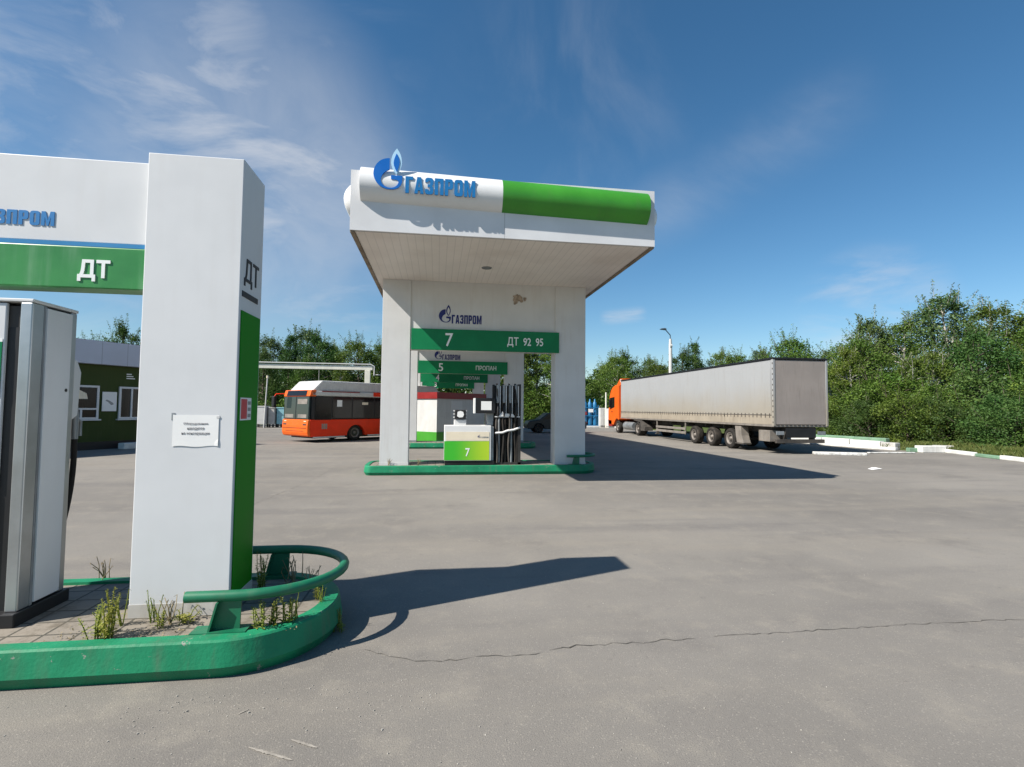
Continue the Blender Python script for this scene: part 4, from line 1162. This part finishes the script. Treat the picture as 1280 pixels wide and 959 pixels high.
for k, x, y, h, lab in bushes: plant(k, x, y, h, lab, GB, rnd.uniform(1., 1.25))
belt = [
 ('fir', -15.6, 58, 9.6, 'left of two dark conifers above the gantry', 1.),
 ('poplar', -18.2, 59, 9.6, 'grey-green tree beside the green pillar strip', 1.),
 ('dark', -12.9, 57, 9.4, 'dark tree right of the conifers above the gantry', 1.),
 ('poplar', -14.6, 60, 10.8, 'tallest tree of the belt over the gantry', 1.),
 ('aspen', -10.9, 58, 8.8, 'tree with narrow top over the gantry middle', .8),
 ('broad', -8.3, 56, 8.8, 'round light tree above the gantry post', 1.05),
 ('broad', -6.2, 58, 8.9, 'round tree directly left of the canopy column', 1.),
 ('dark', -16.6, 53, 7.0, 'dark lower tree behind the pale bins', 1.1),
 ('aspen', -12.3, 52, 6.6, 'lower tree behind the bus windscreen', 1.1),
 ('birch', -9.6, 52.5, 6.0, 'pale-stemmed tree behind the bus roof', 1.),
 ('dark', -4.0, 55, 8.2, 'dark tree hidden behind the left canopy column', 1.),
 ('broad', 8.2, 52, 9.6, 'left tree seen through the canopy opening', 1.2),
 ('aspen', 10.0, 53.5, 9.8, 'full dark-stemmed tree in the middle of the canopy opening', 1.3),
 ('birch', 11.0, 49.5, 8.4, 'light tree seen through the canopy opening at the right column', 1.2),
 ('broad', 13.4, 54, 8.0, 'tree just behind the right column', 1.),
 ('broad', 19.7, 56, 7.9, 'round dark tree left of the lorry cab', 1.1),
 ('dark', 22.2, 60, 8.6, 'dark round tree above the lorry cab', 1.1),
 ('birch', 18.2, 52, 6.4, 'light lower tree behind the two poles', 1.1),
 ('aspen', 26.2, 61, 8.4, 'tree left of the street lamp', 1.),
 ('broad', 24.2, 54, 6.9, 'rounded tree behind the lamp pole foot', 1.),
 ('fir', 31.2, 60, 10.4, 'dark pointed tree right of the street lamp', 1.),
 ('dark', 29.0, 58, 8.8, 'dark tree between the lamp and the pointed tree', 1.),
 ('aspen', 34.4, 60, 9.4, 'tree with ragged top above the trailer middle', 1.),
 ('broad', 37.2, 60, 9.0, 'yellowish tree above the trailer middle', 1.),
 ('poplar', 40.0, 60, 10.0, 'grey-green tall tree above the trailer roof', 1.),
 ('birch', 42.4, 58, 9.2, 'thin-topped tree above the trailer roof', 1.),
 ('broad', 33.0, 48, 6.6, 'lower tree along the trailer roof line', 1.),
 ('aspen', 38.5, 50, 8.2, 'tree over the rear half of the trailer', 1.),
 ('poplar', 41.4, 50, 8.8, 'sparse tree over the trailer rear end', .8),
 ('birch', 45.4, 50, 8.6, 'sparse pale tree right above the trailer rear', .8),
 ('broad', 47.0, 54, 8.0, 'tree filling the gap right of the trailer', 1.1),
 ('dark', 41.0, 40, 7.4, 'dark tree deep behind the right thicket', 1.1),
 ('aspen', 36.0, 38, 7.8, 'tree behind the rounded tree at the trailer', 1.),
 ('broad', -24.4, 41, 6.3, 'leafy tree over the shop roof beside the dispenser', 1.),
 ('birch', -27.0, 42, 5.9, 'light tree over the shop roof behind the dispenser', 1.),
 ('dark', -22.2, 40, 7.4, 'dark tree over the shop roof beside the big pillar', .8),
 ('aspen', -20.2, 46, 7.8, 'tree hidden behind the big pillar', 1.),
]
for k, x, y, h, lab, w in belt: plant(k, x, y, h, lab, GF, w)
back = random.Random(5)
ub = MB(); ut = []
for i in range(34000):
    x = back.uniform(-45, 60); y = back.uniform(62, 70)
    hh = 5.6 + 1.2 * math.sin(x * .35) + .8 * math.sin(x * 1.1 + 2)
    leaf_quad(ub, ut, Vector((x, y, back.uniform(0, 1) ** .8 * hh)), .7, back, back.random())
ub.tint = ut
tag(ub.build('distant_woods', 'leaf_dark', fixn=False), 'dark wood closing the gaps behind the tree belt', 'woods', kind='stuff')
uw = MB(); uwt = []
for i in range(22000):
    x = back.uniform(-28, 19); y = back.uniform(48.5, 51.5)
    if -3 < x < 4 and back.random() < .5: continue
    hh = 2.3 + .6 * math.sin(x * .9) + .4 * math.sin(x * 2.3)
    leaf_quad(uw, uwt, Vector((x, y, .1 + back.random() * hh)), .22, back, back.random())
uw.tint = uwt
tag(uw.build('undergrowth', 'leaf_mid', fixn=False), 'tangled undergrowth along the foot of the tree belt', 'undergrowth', kind='stuff')

# grass on the verges
gr = MB(); gt = []
def blade(x, y, h, r, z0=.1):
    a = r.uniform(0, 6.28); w = r.uniform(.008, .016); l = r.uniform(.2, .7) * h
    d = Vector((math.cos(a), math.sin(a), 0)); s_ = Vector((-d.y, d.x, 0)) * w
    b0 = Vector((x, y, z0)); n0 = len(gr.v)
    gr.v += [tuple(b0 - s_), tuple(b0 + s_), tuple(b0 + d * l * .4 + s_ * .6 + Vector((0, 0, h * .65))), tuple(b0 + d * l + Vector((0, 0, h)))]
    gr.f.append((n0, n0 + 1, n0 + 2, n0 + 3)); gr.sm.append(False)
    gt.extend([r.random()] * 4)
g_r = random.Random(9)
for i in range(12000):
    y = g_r.uniform(12.5, 20); edge = 20.4 - abs(y - 18.6) * (.32 if y < 18.6 else 1.2)
    x = edge + .15 + abs(g_r.gauss(0, 2.))
    blade(x, y, g_r.uniform(.1, .34) * (1 if x - edge > .6 else .6), g_r)
for i in range(5000):
    blade(g_r.uniform(-24, -13.8), g_r.uniform(43, 49), g_r.uniform(.12, .35), g_r)
gr.tint = gt
tag(gr.build('grass', 'grass', fixn=False), 'rough green grass on the verge behind the kerbs', 'grass', kind='stuff')

# weeds in the near island
def weed_meshes(seed, h, stems, spread, leaf, dens, dry=False):
    r = random.Random(seed); s_ = MB(); l_ = MB(); tint = []
    for k in range(stems):
        a = r.uniform(0, 6.28); b = Vector((math.cos(a), math.sin(a), 0)) * r.uniform(0, spread * .5)
        hh = h * r.uniform(.55, 1.); tip = b + Vector((r.gauss(0, spread * .35), r.gauss(0, spread * .35), hh))
        mid = b.lerp(tip, .5) + Vector((r.gauss(0, .008), r.gauss(0, .008), .02))
        droop = tip + Vector((r.uniform(-.03, .03), r.uniform(-.02, .02), -.012))
        s_.tube([tuple(b), tuple(mid), tuple(tip), tuple(droop)], [.0034, .003, .0022, .001], 5)
        for q in range(int(hh / .3 * dens)):
            t = (q + r.random()) / max(1, int(hh / .3 * dens)); t = .06 + .94 * t
            p = b.lerp(mid, t * 2) if t < .5 else mid.lerp(tip, t * 2 - 1)
            ang = r.uniform(0, 6.28); up = r.uniform(.2, .9)
            d = Vector((math.cos(ang), math.sin(ang), up)).normalized(); w = d.cross(Vector((0, 0, 1))).normalized()
            ln = leaf * r.uniform(.5, 1.1) * (1.15 - .75 * t)
            n0 = len(l_.v)
            l_.v += [tuple(p), tuple(p + d * ln * .5 + w * ln * .19), tuple(p + d * ln + Vector((0, 0, -ln * .15))), tuple(p + d * ln * .5 - w * ln * .19)]
            l_.f.append((n0, n0 + 1, n0 + 2, n0 + 3)); l_.sm.append(False)
            tint += [max(0, min(1, r.gauss(.55 - .3 * (t < .2), .2)))] * 4
    l_.tint = tint
    return s_.mesh('stem', M['dry'] if dry else M['weed_leaf']), (l_.mesh('leaves', M['weed_leaf']) if l_.f else None)
WD = dict(tall=weed_meshes(1, .34, 9, .10, .042, 46), mid=weed_meshes(2, .21, 9, .10, .042, 50), thin=weed_meshes(3, .24, 6, .07, .026, 22),
          dry=weed_meshes(4, .20, 9, .13, .02, 3, True), low=weed_meshes(5, .07, 12, .14, .05, 40), spike=weed_meshes(6, .18, 5, .045, .038, 70))
def weed(k, x, y, s, label, z=.2):
    e = thing('weed', (x, y, z), label, 'weed', 'weeds growing in the near pump island', rz=rnd.uniform(0, 6.28))
    e.scale = (s, s, s)
    for n_, me in zip(('stem', 'leaves'), WD[k]):
        if me is None: continue
        o = bpy.data.objects.new(n_, me); COL.objects.link(o); o.parent = e
weed('tall', -1.935, 3.475, .95, 'tallest bushy weed at the kerb left of the pillar')
weed('mid', -1.99, 3.50, 1.05, 'bushy low weed clump left of the tallest one')
weed('thin', -1.99, 3.70, 1.1, 'thin weed close to the left foot of the pillar')
weed('tall', -2.06, 4.0, .8, 'weed in the shade behind the pillar foot')
weed('thin', -1.80, 3.74, .9, 'pale thin weed standing against the white pillar')
weed('dry', -1.66, 3.68, 1.0, 'dry branching stalks in front of the pillar')
weed('low', -1.59, 3.70, 1.0, 'low flat weed at the foot of the pillar')
weed('spike', -1.70, 3.62, .8, 'single short stalk before the pillar foot')
weed('mid', -1.07, 3.53, .95, 'bright bushy weed right of the front rail post')
weed('spike', -1.01, 3.56, 1.1, 'upright weed next to the bright bushy one')
weed('spike', -.93, 3.58, 1.25, 'leaning weed near the curve of the kerb')
weed('thin', -.89, 3.62, .8, 'sparse weed at the kerb curve')
weed('tall', -1.32, 4.28, .9, 'tall weed behind the green pillar strip')
weed('dry', -1.10, 4.43, 1.2, 'dry stalks inside the hoop of the guard rail')
weed('dry', -.95, 4.3, .9, 'dry tuft near the tip of the island')
weed('spike', -.84, 4.02, .8, 'small weed inside the island tip')
weed('thin', -.80, 3.92, .7, 'small thin weed at the inner tip of the island')
weed('mid', -.665, 3.93, .85, 'weed growing outside the kerb at its tip', 0)
weed('dry', -2.62, 4.66, 1.0, 'dry stalks behind the tall dispenser', .2)
weed('dry', -2.30, 4.6, .8, 'dry stalks at the back kerb of the island', .2)
for i, (x, y) in enumerate(((-1.15, 12.95), (-.45, 12.9))):
    weed('dry', x, y, 1.0, ('dry tuft at the foot of the left canopy column', 'dry tuft between column and dispenser 7')[i])
lt2 = MB(); ltt = []
for i in range(260):
    x = rnd.uniform(-2.3, -.85); y = 3.46 + abs(rnd.gauss(0, .1))
    leaf_quad(lt2, ltt, Vector((x, y, .207)), rnd.uniform(.008, .02), rnd, rnd.random() * .5, up=3)
lt2.tint = ltt
tag(lt2.build('leaf_litter', 'dry', fixn=False), 'dry debris along the inner side of the near kerb', 'debris', kind='stuff')

# ------------------------------------------------------------------ sky, sun, camera
SUN = Vector((-1.0, -.39, 1.)).normalized()
el = math.asin(SUN.z); az = math.atan2(SUN.x, SUN.y)
w = bpy.data.worlds.new('World'); sc.world = w; w.use_nodes = True
nt = w.node_tree; bg = nt.nodes['Background']
sky = nt.nodes.new('ShaderNodeTexSky'); sky.sky_type = 'NISHITA'; sky.sun_disc = False
sky.sun_elevation = el; sky.sun_rotation = az
sky.air_density = 1.0; sky.dust_density = .4; sky.ozone_density = 3.0; sky.altitude = 200
tc = nt.nodes.new('ShaderNodeTexCoord'); D = tc.outputs['Generated']
def dotv(v):
    n = nt.nodes.new('ShaderNodeVectorMath'); n.operation = 'DOT_PRODUCT'
    nt.links.new(D, n.inputs[0]); n.inputs[1].default_value = Vector(v).normalized(); return n.outputs['Value']
def mth(op, a, b):
    n = nt.nodes.new('ShaderNodeMath'); n.operation = op
    for i, v in enumerate((a, b)):
        if isinstance(v, (int, float)): n.inputs[i].default_value = v
        else: nt.links.new(v, n.inputs[i])
    return n.outputs[0]
def wnoise(scale, rot, s, det=7, rough=.6):
    mp = nt.nodes.new('ShaderNodeMapping'); mp.inputs['Rotation'].default_value = rot; mp.inputs['Scale'].default_value = scale
    nt.links.new(D, mp.inputs[0])
    n = N(nt, 'ShaderNodeTexNoise', Scale=s, Detail=det, Roughness=rough); n.inputs['Distortion'].default_value = .6
    nt.links.new(mp.outputs[0], n.inputs['Vector']); return n.outputs['Fac']
CL = [
    ('band', (-.60, .70, .43), (-.232, .921, .314), 9, .26, .66, .80, ((1, 1, 2.6), (0, .25, .35), 3.2)),
    ('spot', (-.368, .783, .501), None, 10, .34, .74, .52, ((1, 1, 2.8), (0, .1, 0), 4.)),
    ('spot', (-.300, .860, .413), None, 14, .28, .70, .74, ((1, 1, 2.4), (0, .3, .3), 3.6)),
    ('spot', (-.50, .74, .44), None, 32, .40, .80, .42, ((1.2, 1, 3.4), (0, .3, .2), 2.6)),
    ('spot', (-.30, .87, .37), None, 18, .12, .80, .52, ((1, 1, 2.2), (0, .3, .3), 2.2)),
    ('spot', (-.45, .80, .38), None, 16, .20, .85, .26, ((1, 1, 2.4), (0, .3, .3), 2.4)),
    ('spot', (-.12, .93, .33), None, 12, .25, .85, .34, ((1, 1, 2.2), (0, .3, .3), 3.)),
    ('spot', (-.20, .94, .25), None, 14, .40, .75, .34, ((1, 1, 2.6), (0, .3, .3), 4.)),
    ('band', (.30, .89, .30), (.60, .66, .47), 5, .30, .75, .20, ((1, 1, 1.6), (0, -.5, 0), 2.4)),
    ('spot', (.199, .846, .494), None, 16, .40, .75, .14, ((1, 1, .6), (0, 0, 0), 3.)),
    ('band', (.305, .937, .172), (.375, .91, .178), 1.1, .25, .7, .40, ((1, 1, 5), (0, 0, 0), 9.)),
    ('spot', (.67, .72, .155), None, 7, .36, .66, .38, ((1, 1, 3.5), (0, 0, 0), 4.)),
]
total = None
for kind, a, b, wd, lo_, hi_, amt, nz__ in CL:
    if kind == 'spot':
        m_ = ramp(nt, dotv(a), math.cos(R(wd)), 1., 0, 1)
    else:
        nrm = Vector(a).cross(Vector(b)).normalized(); mid = (Vector(a) + Vector(b)).normalized()
        ab = mth('ABSOLUTE', dotv(nrm), 0)
        m_ = mth('MULTIPLY', ramp(nt, ab, 0, math.sin(R(wd)), 1, 0), ramp(nt, dotv(mid), math.cos(Vector(a).angle(Vector(b)) * .62), math.cos(Vector(a).angle(Vector(b)) * .3), 0, 1))
    sc_, rt_, ss = nz__
    nn_ = ramp(nt, wnoise(sc_, rt_, ss), lo_, hi_, 0, amt)
    v_ = mth('MULTIPLY', m_, nn_)
    total = v_ if total is None else mth('MAXIMUM', total, v_)
hsv = N(nt, 'ShaderNodeHueSaturation', Saturation=1.22, Value=1.22)
hsv.inputs['Hue'].default_value = .493
nt.links.new(sky.outputs[0], hsv.inputs['Color'])
skyc = mixc(nt, hsv.outputs[0], (7.0, 7.2, 7.6), total)
nt.links.new(skyc, bg.inputs['Color'])
bg.inputs['Strength'].default_value = .062

sun = bpy.data.lights.new('sun', 'SUN'); sun.energy = 5.0; sun.angle = R(.53); sun.color = (1., .94, .86)
so = bpy.data.objects.new('sun', sun); COL.objects.link(so)
so.rotation_euler = SUN.to_track_quat('Z', 'Y').to_euler(); so.location = (-20, -10, 30)

cam = bpy.data.cameras.new('camera'); co = bpy.data.objects.new('camera', cam); COL.objects.link(co)
cam.sensor_width = 36; cam.lens = 36 * 650 / 1280; cam.clip_end = 2000; cam.clip_start = .05
yaw, pitch, roll = .142, .0485, .0097
f = Vector((math.sin(yaw) * math.cos(pitch), math.cos(yaw) * math.cos(pitch), math.sin(pitch)))
r0 = Vector((math.cos(yaw), -math.sin(yaw), 0)); u0 = r0.cross(f)
r1 = r0 * math.cos(roll) + u0 * math.sin(roll); u1 = u0 * math.cos(roll) - r0 * math.sin(roll)
mw = Matrix((r1, u1, -f)).transposed().to_4x4(); mw.translation = (0, 0, 1.6)
co.matrix_world = mw
sc.camera = co
sc.view_settings.view_transform = 'Standard'; sc.view_settings.look = 'None'
sc.view_settings.exposure = .72; sc.view_settings.gamma = 1.
sc.cycles.max_bounces = 6; sc.cycles.use_denoising = True
